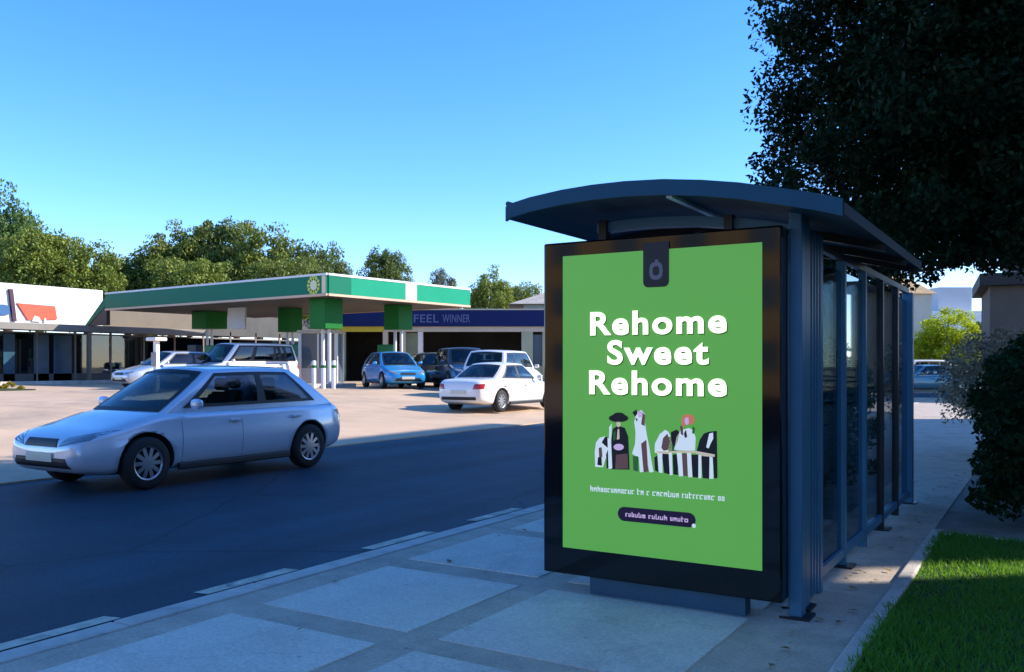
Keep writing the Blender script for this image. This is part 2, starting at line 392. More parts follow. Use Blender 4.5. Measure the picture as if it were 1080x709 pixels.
TREES = [
 (150,272,80,76,'deep',0,'dark filler tree in the dip left of the highest dark tree'),
 (250,250,90,80,'mid',1,'tree standing behind the highest dark tree on its right'),
 (300,262,90,64,'mid',3,'low light green tree right over the canopy corner'),
 (8,199,100,66,'cool',0,'tallest tree, bright green crown at the far left edge'),
 (42,228,110,60,'olive',1,'olive crowned tree just right of the tallest tree'),
 (92,248,90,62,'olive',2,'brownish olive tree behind the white parapet end'),
 (134,258,76,70,'mid',3,'low tree in the dip between the olive trees and the dark ridge'),
 (180,238,92,70,'mid',0,'bushy tree at the left shoulder of the high dark clump'),
 (226,219,98,72,'deep',1,'highest dark tree above the middle of the green canopy'),
 (274,230,96,70,'mid',2,'broad green tree right of the highest dark tree'),
 (318,245,84,72,'deep',3,'dark tree sloping down above the canopy corner'),
 (348,260,60,76,'deep',0,'small dark tree at the right end of the long tree line'),
 (200,262,90,62,'olive',3,'yellowish tree low behind the left half of the canopy'),
 (405,252,58,92,'deep',1,'round isolated tree above the right canopy edge'),
 (467,281,44,115,'grey',2,'pale tree far off between two darker trees'),
 (518,283,62,84,'olive',0,'yellow green tree above the blue shop fascia'),
 (553,291,50,88,'mid',3,'tree next to the black advert case at its left'),
]
for (px, top, w, d, kind, key, lab) in TREES: far_tree(px, top, w, d, kind, key, lab)

# big street tree at the right (dark, close) and its neighbours out of frame along the lawn
rng = np.random.default_rng(3)
BIGX, BIGY = .5, 13.2
bt = thing('street_tree', 'huge dark leafy street tree hanging over the bus shelter', 'tree', (BIGX,BIGY,0))
trunk_mb(6.5, .34, 1.3, random.Random(4), 9, -.5).build('trunk', BARK, bt)
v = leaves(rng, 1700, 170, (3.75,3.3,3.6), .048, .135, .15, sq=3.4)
v = v @ np.array([[RX,RY,0],[VX,VY,0],[0,0,1.]])
cl_, cd_ = 7.2, 12.6
v += np.array([RX*cl_+VX*cd_-BIGX, RY*cl_+VY*cd_-BIGY, 5.05])
v = v.reshape(-1,4,3)
c_ = v.mean(1); lat_ = RX*(c_[:,0]+BIGX)+RY*(c_[:,1]+BIGY)
keep = c_[:,2] > 2.58 + .28*np.sin(c_[:,0]*2.1)*np.cos(c_[:,1]*1.7) + .45*np.clip((lat_-5.9)/.8,0,1)
v = v[keep].reshape(-1,3)
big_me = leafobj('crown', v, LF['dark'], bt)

# hedge by the lawn
hg = thing('hedge', 'dark green clipped hedge at the back of the lawn', 'hedge', (.30,10.4,0))
hv = leaves(rng, 620, 130, (.98,2.25,.92), .032, .17, .3, box=True)
hv[:,2] += .9
hvq = hv.reshape(-1,4,3); cen = hvq.mean(1)
zz_ = cen[:,2]-.85; zz_[zz_ < 0] *= .5
rr_ = (np.abs(cen[:,0])/1.02)**3.2 + (np.abs(cen[:,1])/2.35)**5 + (np.abs(zz_)/.98)**3.2
rr_ += .13*np.sin(cen[:,1]*4.3)*np.cos(cen[:,2]*5)
hv = hvq[(rr_ < 1.0) & (cen[:,2] > .0) & (cen[:,2] < 1.28 + .85*(cen[:,0]+.95) + .08*np.sin(cen[:,1]*5))].reshape(-1,3)
leafobj('foliage', hv, LF['hedge'], hg)
st = MB()
for k in range(9): st.tube([(random.uniform(-.3,.3),-1.8+k*.45,-.02),(random.uniform(-.4,.4),-1.8+k*.45,.7),(random.uniform(-.5,.5),-1.8+k*.45,1.3)],[.025,.018,.006],6)
st.build('stem', BARK, hg)
# twiggy grey shrub behind the hedge
x, y = at(1034, 14.5)
sb = thing('shrub', 'pale grey twiggy shrub behind the dark hedge', 'shrub', (x+.25,y,0))
sv = leaves(rng, 170, 70, (.98,.98,.95), .03, .2, .4); sv[:,2] += 1.12
leafobj('foliage', sv, LF['silver'], sb)
st = MB()
for k in range(16):
    a = random.uniform(0,6.28); r_ = random.uniform(.3,.95)
    st.tube([(0,0,-.02),(math.cos(a)*r_*.4,math.sin(a)*r_*.4,.8),(math.cos(a)*r_,math.sin(a)*r_,random.uniform(1.2,2.0))],[.02,.013,.004],5)
st.build('stem', mat('grey_twig', (.25,.23,.2), .9), sb)

far_tree(1000,324,86,58,'lime',2,'bright lime green bush glowing in the sun', 'planting past the bus shelter', 'lime_bush', .1)
far_tree(1034,332,40,70,'deep',1,'small dark tree just right of the lime green bush', 'planting past the bus shelter', 'small_tree', .1)

fl = []
rf_ = random.Random(9)
for k in range(150):
    t = rf_.random()
    if t < .45: x, y = rf_.gauss(-4.55,.09), rf_.uniform(2,14)
    elif t < .8: x, y = rf_.uniform(-1.15,-.9), rf_.uniform(3.5,14)
    else: x, y = rf_.uniform(-4,-.9), rf_.uniform(2.5,12)
    z = -.11 if x < XK else .014
    a = rf_.uniform(0,6.28); sz = rf_.uniform(.018,.036); c, q_ = math.cos(a)*sz, math.sin(a)*sz
    fl += [(x-c,y-q_,z),(x+q_*.55,y-c*.55,z+.006),(x+c,y+q_,z+rf_.uniform(0,.014)),(x-q_*.55,y+c*.55,z+.004)]
tag(leafobj('fallen_leaves', np.array(fl), mat('dry_leaf',(.30,.19,.07),.7,0,island=.5)), 'dry fallen leaves along the kerb and lawn edge', 'leaves', kind='stuff')

# ------------------------------------------------------------------ cars
def interp(tab, x):
    for (x0, a), (x1, b) in zip(tab, tab[1:]):
        if x <= x1:
            t = (x-x0)/(x1-x0) if x1 > x0 else 0; t = t*t*(3-2*t)*.5 + t*.5
            return a + (b-a)*t
    return tab[-1][1]
def eval_mesh(o):
    dg = bpy.context.evaluated_depsgraph_get(); dg.update()
    return bpy.data.meshes.new_from_object(o.evaluated_get(dg))
CARMESH = {}
def car_parts(style):
    """dict of raw meshes for a style; origin at ground centre, front towards -x"""
    S = dict(
     hatch=dict(L=4.5,W=1.78,H=1.50,xa=1.12,xb=2.0,xc=3.45,xd=4.22,hood=.80,belt=.96,deck=.98,roof_w=.61,fx=.86,rx=3.62,wr=.325),
     sedan=dict(L=4.6,W=1.76,H=1.42,xa=1.25,xb=2.05,xc=3.05,xd=3.85,hood=.76,belt=.92,deck=.96,roof_w=.59,fx=.86,rx=3.62,wr=.32),
     suv=dict(L=4.5,W=1.82,H=1.72,xa=1.05,xb=1.75,xc=3.85,xd=4.3,hood=.95,belt=1.08,deck=1.08,roof_w=.68,fx=.86,rx=3.6,wr=.36),
     van=dict(L=4.7,W=1.84,H=1.86,xa=.72,xb=1.45,xc=4.25,xd=4.55,hood=.98,belt=1.06,deck=1.06,roof_w=.74,fx=.84,rx=3.8,wr=.33),
    )[style]
    L, W, H = S['L'], S['W'], S['H']; hw = W/2
    if style == 'sedan': top = [(0,.50),(.05,.62),(.35,S['hood']-.06),(S['xa'],S['belt']-.02),(S['xd'],S['deck']),(L-.2,S['deck']-.02),(L-.04,S['deck']-.12),(L,.62)]
    else: top = [(0,.52),(.05,.66),(.32,S['hood']-.05),(S['xa'],S['belt']-.02),(S['xd'],S['deck']),(L-.06,S['deck']-.1),(L,.66)]
    bot = [(0,.36),(.12,.24),(.5,.19),(L-.5,.2),(L-.1,.28),(L,.4)]
    wid = [(0,hw*.66),(.08,hw*.80),(.35,hw*.93),(1.0,hw*.985),(L*.5,hw),(L-.9,hw*.985),(L-.3,hw*.93),(L-.06,hw*.82),(L,hw*.7)]
    xs = [0,.04,.1,.2,.34,.5,.7,.9,1.1,1.3,1.55,1.85,2.15,2.45,2.75,3.05,3.3,3.5,L-.75,L-.55,L-.36,L-.2,L-.1,L-.04,L]
    xs = sorted(x for x in set(round(x,3) for x in xs))
    sec = [(0,0),(.55,0),(.84,.01),(.95,.09),(.985,.28),(1.0,.50),(.985,.68),(.955,.80),(.955,.86),(.90,.965),(.72,1.0),(.4,1.02),(0,1.03)]
    full = sec + [(-a,b) for a, b in sec[-2:0:-1]]
    bm = bmesh.new(); rings = []
    for x in xs:
        zb, zt, w = interp(bot,x), interp(top,x), interp(wid,x)
        rings.append([bm.verts.new((x-L/2, a*w, zb+(zt-zb)*b)) for a, b in full])
    n = len(full)
    for r0, r1 in zip(rings, rings[1:]):
        for k in range(n): bm.faces.new((r0[k], r0[(k+1)%n], r1[(k+1)%n], r1[k]))
    bm.faces.new(rings[0][::-1]); bm.faces.new(rings[-1])
    bmesh.ops.recalc_face_normals(bm, faces=bm.faces[:])
    for f in bm.faces: f.smooth = True
    me = bpy.data.meshes.new('body'); bm.to_mesh(me); bm.free()
    me.materials.append(CARBLACK); me.materials.append(CARBLACK)      # slot 0 is set per car
    o = bpy.data.objects.new('tmp', me); COL.objects.link(o)
    o.modifiers.new('s','SUBSURF').levels = 1
    cb = MB()
    for x in (S['fx'], S['rx']):
        for s in (-1, 1): cb.lathe([(0,-.3),(S['wr']+.055,-.3),(S['wr']+.055,.3),(0,.3)], 'Y', (x-L/2, s*(hw-.0), S['wr']), 28, 0, False)
    co = cb.build('tmpc', [CARBLACK, CARBLACK])
    for p in co.data.polygons: p.material_index = 1
    bo = o.modifiers.new('b','BOOLEAN'); bo.operation = 'DIFFERENCE'; bo.object = co; bo.solver = 'EXACT'; bo.use_self = True
    body = eval_mesh(o); bpy.data.objects.remove(o); bpy.data.objects.remove(co)
    # greenhouse
    wb, wr, zr, cr = hw*.90, S['roof_w']*hw/.88, H-.045, .045
    xa, xb, xc, xd = (S[k]-L/2 for k in ('xa','xb','xc','xd'))
    zbf, zbr = S['belt']-.06, S['deck']-.05
    lerp = lambda a, b, t: a+(b-a)*t
    def side(u, v, s, off=0):
        x = lerp(lerp(xa,xd,u), lerp(xb,xc,u), v)
        return (x, s*(lerp(wb,wr,v)+.035*math.sin(math.pi*v)-.05*(2*u-1)**2*(1-.3*v)+off), lerp(lerp(zbf,zbr,u),zr,v)+.02*math.sin(math.pi*u)*v + off*.3)
    def yedge(u, v): return side(u, v, 1)[1]
    def front(t, v, off=0):
        s = side(0,v,1); return (s[0]-.13*(1-t*t)-off, t*s[1], s[2]+cr*(1-t*t)*v+off*.6)
    def rear(t, v, off=0):
        s = side(1,v,1); return (s[0]+.09*(1-t*t)+off, t*s[1], s[2]+cr*(1-t*t)*v+off*.5)
    def roof(t, u):
        a, b = front(t,1), rear(t,1); s = side(u,1,1)
        e = lerp(a[0],b[0],u); z = s[2]+cr*(1-t*t)
        return (e, t*s[1], z)
    def grid(fn, u0, u1, v0, v1, nu, nv):
        vs = [fn(lerp(u0,u1,i/nu), lerp(v0,v1,j/nv)) for j in range(nv+1) for i in range(nu+1)]
        fs = [(j*(nu+1)+i, j*(nu+1)+i+1, (j+1)*(nu+1)+i+1, (j+1)*(nu+1)+i) for j in range(nv) for i in range(nu)]
        return vs, fs
    sp = {'hatch':[(.10,.50),(.54,.86)], 'sedan':[(.12,.50),(.54,.86)], 'suv':[(.10,.40),(.43,.68),(.71,.93)], 'van':[(.08,.32),(.36,.64),(.67,.94)]}[style]
    FH, RH, V0, V1 = (-.86,.86,.10,.90), (-.82,.82,.22,.86), .17, .86
    def lines(fn, us, vs, holes, keep_in=False):
        us, vs = sorted(set(us)), sorted(set(vs)); k = len(us)
        P_ = [fn(u,v) for v in vs for u in us]; F_ = []
        for j in range(len(vs)-1):
            for i in range(k-1):
                uc, vc = (us[i]+us[i+1])/2, (vs[j]+vs[j+1])/2
                if not any(h[0] < uc < h[1] and h[2] < vc < h[3] for h in holes): F_.append((j*k+i, j*k+i+1, (j+1)*k+i+1, (j+1)*k+i))
        return P_, F_
    SH = [(p[0],p[1],V0,V1) for p in sp]
    UL = [0,.04,.96,1] + [e for p in sp for e in p] + [p[0]+(p[1]-p[0])*q_ for p in sp for q_ in (.25,.5,.75)]
    VL = [0,.05,.10,.17,.22,.35,.5,.65,.78,.86,.90,1]
    TL = [-1,-.94,-.86,-.82,-.6,-.4,-.2,0,.2,.4,.6,.82,.86,.94,1]
    gh = MB()
    for s in (-1,1): gh.add(*lines(lambda u,v: side(u,v,s), UL, VL, SH), smooth=True)
    gh.add(*lines(front, TL, VL, [FH]), smooth=True); gh.add(*lines(rear, TL, VL, [RH]), smooth=True)
    gh.add(*lines(roof, TL, UL, []), smooth=True)
    go = gh.build('tmpg', CARBLACK)
    b2 = bmesh.new(); b2.from_mesh(go.data); bmesh.ops.remove_doubles(b2, verts=b2.verts[:], dist=.004); bmesh.ops.recalc_face_normals(b2, faces=b2.faces[:])
    b2.to_mesh(go.data); b2.free()
    go.modifiers.new('s','SUBSURF').levels = 1
    gme = eval_mesh(go); bpy.data.objects.remove(go)
    b3 = bmesh.new(); b3.from_mesh(body); b3.from_mesh(gme)
    for f in b3.faces: f.smooth = True
    b3.to_mesh(body); b3.free()
    P = {'body': body, 'S': S, 'win': [], 'L': L}
    ring = lambda h, g_: (h[0]-g_, h[1]+g_, h[2]-g_, h[3]+g_)
    for s in (-1,1):
        for (u0,u1) in sp:
            m = MB(); m.add(*grid(lambda u,v: side(u,v,s,.006), u0-.01,u1+.01,V0-.015,V1+.015, 8,6), smooth=True); P['win'].append(('side_window', m))
        o0, o1 = sp[0][0]-.03, sp[-1][1]+.03
        m = MB(); m.add(*lines(lambda u,v: side(u,v,s,.009), [o0,o1]+[e for p in sp for e in (p[0]+.008,p[1]-.008)]+[lerp(o0,o1,q_/16) for q_ in range(17)], [.12,.915,V0+.02,V1-.025,.3,.5,.7], [(p[0]+.008,p[1]-.008,V0+.02,V1-.025) for p in sp]), smooth=True); P['win'].append(('window_surround', m))
    for nm, fn, h in (('windscreen',front,FH),('rear_window',rear,RH)):
        m = MB(); m.add(*grid(lambda t,v: fn(t,v,.006), h[0]-.02,h[1]+.02,h[2]-.02,h[3]+.02, 12,6), smooth=True); P['win'].append((nm, m))
        m = MB(); m.add(*lines(lambda t,v: fn(t,v,.009), [h[0]-.045,h[1]+.045,h[0]+.03,h[1]-.03]+[q_/8*.8 for q_ in range(-8,9)], [h[2]-.05,h[3]+.04,h[2]+.03,h[3]-.03,.4,.6], [(h[0]+.03,h[1]-.03,h[2]+.03,h[3]-.03)]), smooth=True); P['win'].append(('window_surround', m))
    # dark cabin: shelf, dashboard, seats with head rests
    zc = S['belt']+.03; P['cab'] = []
    m = MB(); m.box(xa+.12, xd-.06, -wb*.86, wb*.86, zc-.05, zc-.015); P['cab'].append(('cabin_tub', m))
    m = MB(); m.box(xa+.16, xa+.52, -wb*.80, wb*.80, zc-.014, zc+.05, 0, .025); P['cab'].append(('dashboard', m))
    span = xc-xb
    rows = [xb+.30, xb+1.15] if style in ('hatch','sedan') else [xb+.25, xb+1.05, xb+1.85]
    for xr in rows:
        for yy in (-.36,.36):
            m = MB(); top = H-.30
            bm = bmesh.new(); bmesh.ops.create_cube(bm, size=1)
            for v in bm.verts: v.co = (xr+v.co.x*.13+(v.co.z+.5)*.10, yy+v.co.y*.44*(1-.12*(v.co.z+.5)), zc-.03+(v.co.z+.5)*(top-zc-.02))
            bmesh.ops.bevel(bm, geom=bm.edges[:], offset=.035, segments=2, affect='EDGES'); m.addbm(bm)
            m.box(xr+.06,xr+.15,yy-.12,yy+.12,top-.03,top+.14,0,.035); P['cab'].append(('seat', m))
    w = S['wr']
    ty = MB().lathe([(w*.64,-.095),(w*.9,-.10),(w*.985,-.07),(w,-.03),(w,.03),(w*.985,.07),(w*.9,.10),(w*.64,.095)], 'Y', (0,0,0), 28)
    ri = MB().lathe([(w*.66,.085),(w*.6,.09),(w*.58,.06)], 'Y', (0,0,0), 28)
    for k in range(10):
        a = 2*math.pi*k/10
        c, s_ = math.cos(a), math.sin(a); q = lambda r, t, yy: (c*r - s_*t, yy, s_*r + c*t)
        ri.add([q(.03,-.022,.085),q(.03,.022,.085),q(w*.6,.026,.078),q(w*.6,-.026,.078)], [(0,1,2,3)])
    ri.disc((0,.086,0), .055, 'Y', 12); ri.disc((0,.02,0), w*.6, 'Y', 24, 1)
    P['tyre'], P['rim'] = ty, ri
    return P
CARCACHE = {}
PAINT = {}
def paint(name, col, metal=.0):
    return mat(name, col, .28, metal, 0, coat=.9, spec=.5)
from mathutils.bvhtree import BVHTree
def BVH(P):
    if 'bvh' not in P:
        me = P['body']; P['bvh'] = BVHTree.FromPolygons([v.co[:] for v in me.vertices], [tuple(p.vertices) for p in me.polygons])
    return P['bvh']
def patch(bv, sx, quad, off, nu=8, nv=3):
    """a lens or trim that hugs the nose (sx=1) or tail (sx=-1) of a body; quad in (y, z)"""
    m = MB(); vs = []
    for layer in (1, -1):
        for j in range(nv+1):
            for i in range(nu+1):
                u, v = i/nu, j/nv
                y = (quad[0][0]*(1-u)+quad[1][0]*u)*(1-v)+(quad[3][0]*(1-u)+quad[2][0]*u)*v
                z = (quad[0][1]*(1-u)+quad[1][1]*u)*(1-v)+(quad[3][1]*(1-u)+quad[2][1]*u)*v
                h = bv.ray_cast(Vector((-5*sx,y,z)), Vector((sx,0,0)))
                x = h[0].x if h[0] else 0
                vs.append((x-sx*off*(1 if layer == 1 else -2), y, z))
    k = (nu+1)*(nv+1); q = lambda i,j,l: l*k+j*(nu+1)+i
    fs = []
    for j in range(nv):
        for i in range(nu): fs += [(q(i,j,0),q(i+1,j,0),q(i+1,j+1,0),q(i,j+1,0)),(q(i,j,1),q(i,j+1,1),q(i+1,j+1,1),q(i+1,j,1))]
    for i in range(nu):
        fs += [(q(i,0,0),q(i,0,1),q(i+1,0,1),q(i+1,0,0)),(q(i,nv,0),q(i+1,nv,0),q(i+1,nv,1),q(i,nv,1))]
    for j in range(nv):
        fs += [(q(0,j,0),q(0,j+1,0),q(0,j+1,1),q(0,j,1)),(q(nu,j,0),q(nu,j,1),q(nu,j+1,1),q(nu,j+1,0))]
    return m.add(vs, fs, 0, False)
def mesh_of(mb, name, mats):
    o = mb.build(name, mats); me = o.data; bpy.data.objects.remove(o); return me
def car(name, label, cat, style, pm, loc, rz, group=None, detail=True, plate=True):
    if style not in CARCACHE:
        P = car_parts(style)
        P['cabm'] = [(n, mesh_of(m, n, SEATM)) for n, m in P['cab']]
        P['winm'] = [(n, mesh_of(m, n, CARBLACK if 'surround' in n else CARGLASS)) for n, m in P['win']]
        P['tym'] = mesh_of(P['tyre'], 'tyre', RUBBER); P['rim_'] = mesh_of(P['rim'], 'rim', [ALLOY, CARBLACK])
        CARCACHE[style] = P
    P = CARCACHE[style]; S = P['S']; L, W, H = S['L'], S['W'], S['H']; hw = W/2
    t = thing(name, label, cat, loc, rz, group)
    bme = P['body'].copy(); bme.materials[0] = pm; link('body', bme, t)
    for n, me in P['winm'] + P['cabm']: link(n, me, t)
    for x in (S['fx'], S['rx']):
        for s in (-1,1):
            w = thing_part('wheel', t, (x-L/2, s*(hw-.115), S['wr']), 0 if s > 0 else math.pi)
            link('tyre', P['tym'], w); link('rim', P['rim_'], w)
    bv = BVH(P)
    for s in (-1,1):
        zh = S['hood']-.10
        patch(bv, 1, [(s*hw*.40,zh-.13),(s*hw*.80,zh-.06),(s*hw*.87,zh+.05),(s*hw*.50,zh-.03)], .012).build('headlight', HEADL, t)
        zt = S['deck']-.30
        patch(bv, -1, [(s*hw*.55,zt),(s*hw*.86,zt+.02),(s*hw*.86,zt+.16),(s*hw*.60,zt+.15)], .012).build('tail_light', TAILL, t)
        mr = MB(); mr.box(S['xa']-L/2+.32, S['xa']-L/2+.42, min(s*hw*.98,s*(hw+.16)), max(s*hw*.98,s*(hw+.16)), S['belt']+.0, S['belt']+.13, 0, .045).build('wing_mirror', pm, t)
        if detail:
            for xx in (.47, .72):
                hd = MB(); hd.box(L*xx-L/2, L*xx-L/2+.17, min(s*hw*.97,s*(hw+.012)), max(s*hw*.97,s*(hw+.012)), S['belt']-.19, S['belt']-.155, 0, .008).build('door_handle', pm, t)
            sl = MB()
            for xx in (.30,.515,.745):
                if L*xx < S['rx']-S['wr']-.1:
                    vs_c = []
                    for zi in range(9):
                        zc_ = .30+(S['belt']-.10-.30)*zi/8; hit = bv.ray_cast(Vector((L*xx-L/2,s*4,zc_)), Vector((0,-s,0)))
                        yh = (hit[0].y if hit[0] else s*hw)+s*.002
                        vs_c += [(L*xx-L/2,yh,zc_),(L*xx-L/2+.007,yh,zc_)]
                    sl.add(vs_c, [(2*q_,2*q_+1,2*q_+3,2*q_+2) for q_ in range(8)])
            sl.box(S['fx']+S['wr']+.1-L/2, S['rx']-S['wr']-.1-L/2, min(s*hw*.93,s*(hw+.004)), max(s*hw*.93,s*(hw+.004)), .2, .29, 0, .02)
            sl.build('side_trim', CARBLACK, t)
    gm = patch(bv, 1, [(-hw*.36,zh-.14),(hw*.36,zh-.14),(hw*.33,zh-.045),(-hw*.33,zh-.045)], .012)
    g2 = patch(bv, 1, [(-hw*.62,.31),(hw*.62,.31),(hw*.55,.43),(-hw*.55,.43)], .012)
    gm.build('grille', CARBLACK, t); g2.build('bumper_intake', CARBLACK, t)
    patch(bv, -1, [(-hw*.66,.36),(hw*.66,.36),(hw*.66,.45),(-hw*.66,.45)], .014).build('rear_bumper_trim', CARBLACK, t)
    if plate:
        patch(bv, 1, [(-.26,.385),(.26,.385),(.26,.49),(-.26,.49)], .02).build('number_plate', PLATE, t)
        patch(bv, -1, [(-.26,.53),(.26,.53),(.26,.64),(-.26,.64)], .02).build('number_plate', PLATE, t)
    return t
def thing_part(name, parent, loc, rz):
    o = bpy.data.objects.new(name, None); COL.objects.link(o); o.parent = parent; o.location = loc; o.rotation_euler = (0,0,rz); o.empty_display_size = .1
    return o
P_SILVER = paint('silver_blue_paint', (.55,.63,.72), .25)
P_WHITE = paint('white_car_paint', (.80,.79,.77))
P_BLUE = paint('bright_blue_paint', (.012,.25,.6), .0)
P_NAVY = paint('navy_paint', (.02,.06,.13), .2)
P_GREY = paint('dark_grey_paint', (.07,.075,.08), .4)
P_TEAL = paint('teal_paint', (.10,.25,.30), .3)
P_PALE = paint('pale_grey_paint', (.42,.47,.55), .3)
def place(px, d): x, y = at(px, d); return (x, y, gz(x) if x < -11.4 else 0)
car('passing_car', 'silver blue hatchback driving along the shaded road', 'car', 'hatch', P_SILVER, (-10.28, 8.35, -.124), R(90))
car('white_sedan', 'white sedan on the sunny forecourt beside the advert case', 'car', 'sedan', P_WHITE, (-14.3, 22.9, gz(-14.3)), R(-90))
cg = 'cars parked by the filling station'
car('blue_car', 'bright blue car parked nose on under the canopy edge', 'car', 'hatch', P_BLUE, place(414,37), R(-51+16+180), cg)
car('white_suv', 'tall white car directly behind the white sedan', 'car', 'suv', P_WHITE, place(532,33), R(-80), cg)
car('navy_car', 'navy car half hidden left of the tall white car', 'car', 'suv', P_NAVY, place(487,37), R(-51+8+180), cg)
car('grey_car', 'dark grey car right of the bright blue car', 'car', 'hatch', P_GREY, place(456,39.5), R(-51+10+180), cg)
car('silver_car', 'pale grey car in front of the glazed shops', 'car', 'hatch', P_PALE, place(182,36), R(90-8), cg)
car('white_van', 'white people carrier behind the passing hatchback', 'van', 'van', P_WHITE, place(258,37.5), R(90-6), cg)
x, y = at(985,44)
car('teal_sedan', 'teal sedan parked beyond the bus shelter', 'car', 'sedan', P_TEAL, (x-.4,y,-.02), R(31), 'cars past the shelter')
x, y = at(966,52)
car('white_hatchback', 'white car behind the teal sedan', 'car', 'suv', P_WHITE, (x,y,-.02), R(40), 'cars past the shelter')

# ------------------------------------------------------------------ bus shelter
bs = thing('bus_shelter', 'dark blue bus shelter with curved roof and green lit poster', 'bus shelter', (0,0,0))
Z0 = .004
# advert case
ac = MB(); YP = 4.87
ac.box(-2.73,-1.25,YP,YP+.15,.105,2.16,0,.012)
ac_o = ac.build('advert_case', BLACKG, bs)
MB().box(-2.42,-1.46,YP+.03,YP+.13,-.02,.104).build('plinth', mat('plinth_blue',(.03,.095,.15),.5,0,.15,4), ac_o)
GREEN = mat('green_poster', (.11,.40,.06), .35, 0, emit=(.14,.46,.07), estr=.22)
PW = mat('poster_white', (.80,.82,.78), .4, 0, emit=(.8,.85,.78), estr=.22)
PB = mat('poster_black', (.012,.012,.014), .4)
PBR = mat('poster_brown', (.10,.05,.05), .4, emit=(.10,.05,.05), estr=.3)
PSAL = mat('poster_salmon', (.55,.16,.09), .4, emit=(.55,.16,.09), estr=.3)
PDG = mat('poster_dark_green', (.02,.10,.02), .4, emit=(.02,.10,.02), estr=.3)
PTAN = mat('poster_tan', (.55,.45,.33), .4, emit=(.55,.45,.33), estr=.3)
PPU = mat('poster_purple', (.05,.012,.05), .35)
PGY = mat('poster_grey', (.22,.21,.22), .35)
PPK = mat('poster_pink', (.55,.38,.55), .4, emit=(.55,.38,.55), estr=.3)
MB().box(-2.59,-1.357,YP-.004,YP+.002,.272,2.072).build('poster', GREEN, ac_o)
def pp(px, py, k=1): X, Z = onY(px, py, YP); return (X, YP-.004-.0012*k, Z)
def fit_text(s, px0, px1, pyt, pyb, bold):
    v, f = textmesh(s, bold)
    a, b = v.min(0), v.max(0)
    (x0,_,zt), (x1,_,_), (_,_,zb) = pp(px0,(pyt+pyb)/2), pp(px1,(pyt+pyb)/2), None or pp((px0+px1)/2, pyb)
    zt = pp((px0+px1)/2, pyt)[2]
    out = [(x0+(p[0]-a[0])/(b[0]-a[0])*(x1-x0), 0, zb+(p[1]-a[1])/(b[1]-a[1])*(zt-zb)) for p in v]
    return out, f
hd = MB(); hs = MB()
for (s,a,b,t,bt_) in (('Rehome',623,767,327,353),('Sweet',641,748,358,385),('Rehome',622,767,391,417.5)):
    vs, fs = fit_text(s,a,b,t,bt_,.031)
    hd.add([(x,YP-.0075,z) for x,_,z in vs], fs); hs.add([(x+.005,YP-.0055,z-.006) for x,_,z in vs], fs)
hs.build('headline_shadow', PDG, ac_o); hd.build('headline', PW, ac_o)
# emblem tab
tb = MB()
(xl,_,zt), (xr,_,_), (_,_,zb) = pp(679,262), pp(706,262), pp(692,303)
pts = [(xl,zt+.03),(xl,zb+.03)] + [(xl+.03*(1-math.cos(a)), zb+.03-.03*math.sin(a)) for a in (R(30),R(60),R(90))] + [(xr-.03*(1-math.cos(a)), zb+.03-.03*math.sin(a)) for a in (R(90),R(60),R(30))] + [(xr,zb+.03),(xr,zt+.03)]
tb.prism([(x,YP-.006,z) for x,z in pts], (0,-.004,0)); tb.build('emblem_tab', PB, ac_o)
em = MB(); cx_, cz_ = (xl+xr)/2+.002, (zt+zb)/2-.022
ring = []
for k in range(16):
    a = 2*math.pi*k/16; e = 2.8
    c, s_ = math.cos(a), math.sin(a); ring.append((abs(c)**(2/e)*(1 if c>0 else -1), abs(s_)**(2/e)*(1 if s_>0 else -1)))
o_ = [(cx_+x*.042, YP-.0125, cz_+z*.052) for x,z in ring]; i_ = [(cx_+x*.021, YP-.0125, cz_+z*.027) for x,z in ring]
em.add(o_+i_, [(k,(k+1)%16,16+(k+1)%16,16+k) for k in range(16)])
em.box(cx_-.006,cx_+.014,YP-.0127,YP-.012,cz_+.045,cz_+.066)
em.build('emblem', PGY, ac_o)
# printed row of dogs and two people (flat print)
fg = MB(); FM = [PW,PB,PBR,PSAL,PDG,PTAN,PPK]
def F(mi, k, *pts): fg.poly([pp(615+a/6.968, 425+b/6.968, k) for a,b in pts], mi)
def E(mi, k, cx, cy, rx, ry, n=14): F(mi, k, *[(cx+rx*math.cos(2*math.pi*i/n), cy+ry*math.sin(2*math.pi*i/n)) for i in range(n)])
F(0,1,(92,470),(88,360),(98,290),(125,255),(165,245),(190,262),(205,300),(208,482),(180,486),(170,400),(150,472))
F(1,2,(140,290),(165,248),(182,250),(185,330),(160,310)); F(1,2,(108,455),(112,400),(138,392),(142,462)); F(1,2,(172,380),(186,340),(190,482),(176,484)); F(2,3,(118,330),(140,325),(146,395),(122,400))
F(1,2,(212,488),(205,300),(222,190),(262,165),(310,185),(335,250),(345,490)); E(1,4,265,112,73,30); E(1,5,268,92,44,22); F(5,4,(250,135),(278,135),(280,168),(262,180),(250,165))
F(5,4,(258,192),(270,192),(272,265),(252,270)); E(6,4,266,324,38,24); F(0,3,(196,180),(214,150),(210,290),(218,480),(198,484),(190,380)); F(2,3,(245,380),(330,372),(336,482),(240,485)); F(4,4,(228,220),(245,200),(242,270),(226,280))
F(0,1,(362,372),(385,300),(388,215),(378,140),(392,80),(430,52),(455,80),(458,150),(470,230),(490,330),(500,400),(520,508),(490,510),(470,420),(455,505),(420,510),(412,400),(380,385))
F(1,2,(365,70),(395,48),(402,80),(385,102)); F(2,2,(440,70),(458,90),(456,170),(430,158)); F(6,3,(405,60),(440,60),(440,100),(412,110)); F(2,3,(430,300),(468,270),(482,505),(448,508)); F(4,2,(368,390),(408,392),(408,505),(372,495)); F(1,3,(386,110),(404,118),(400,140))
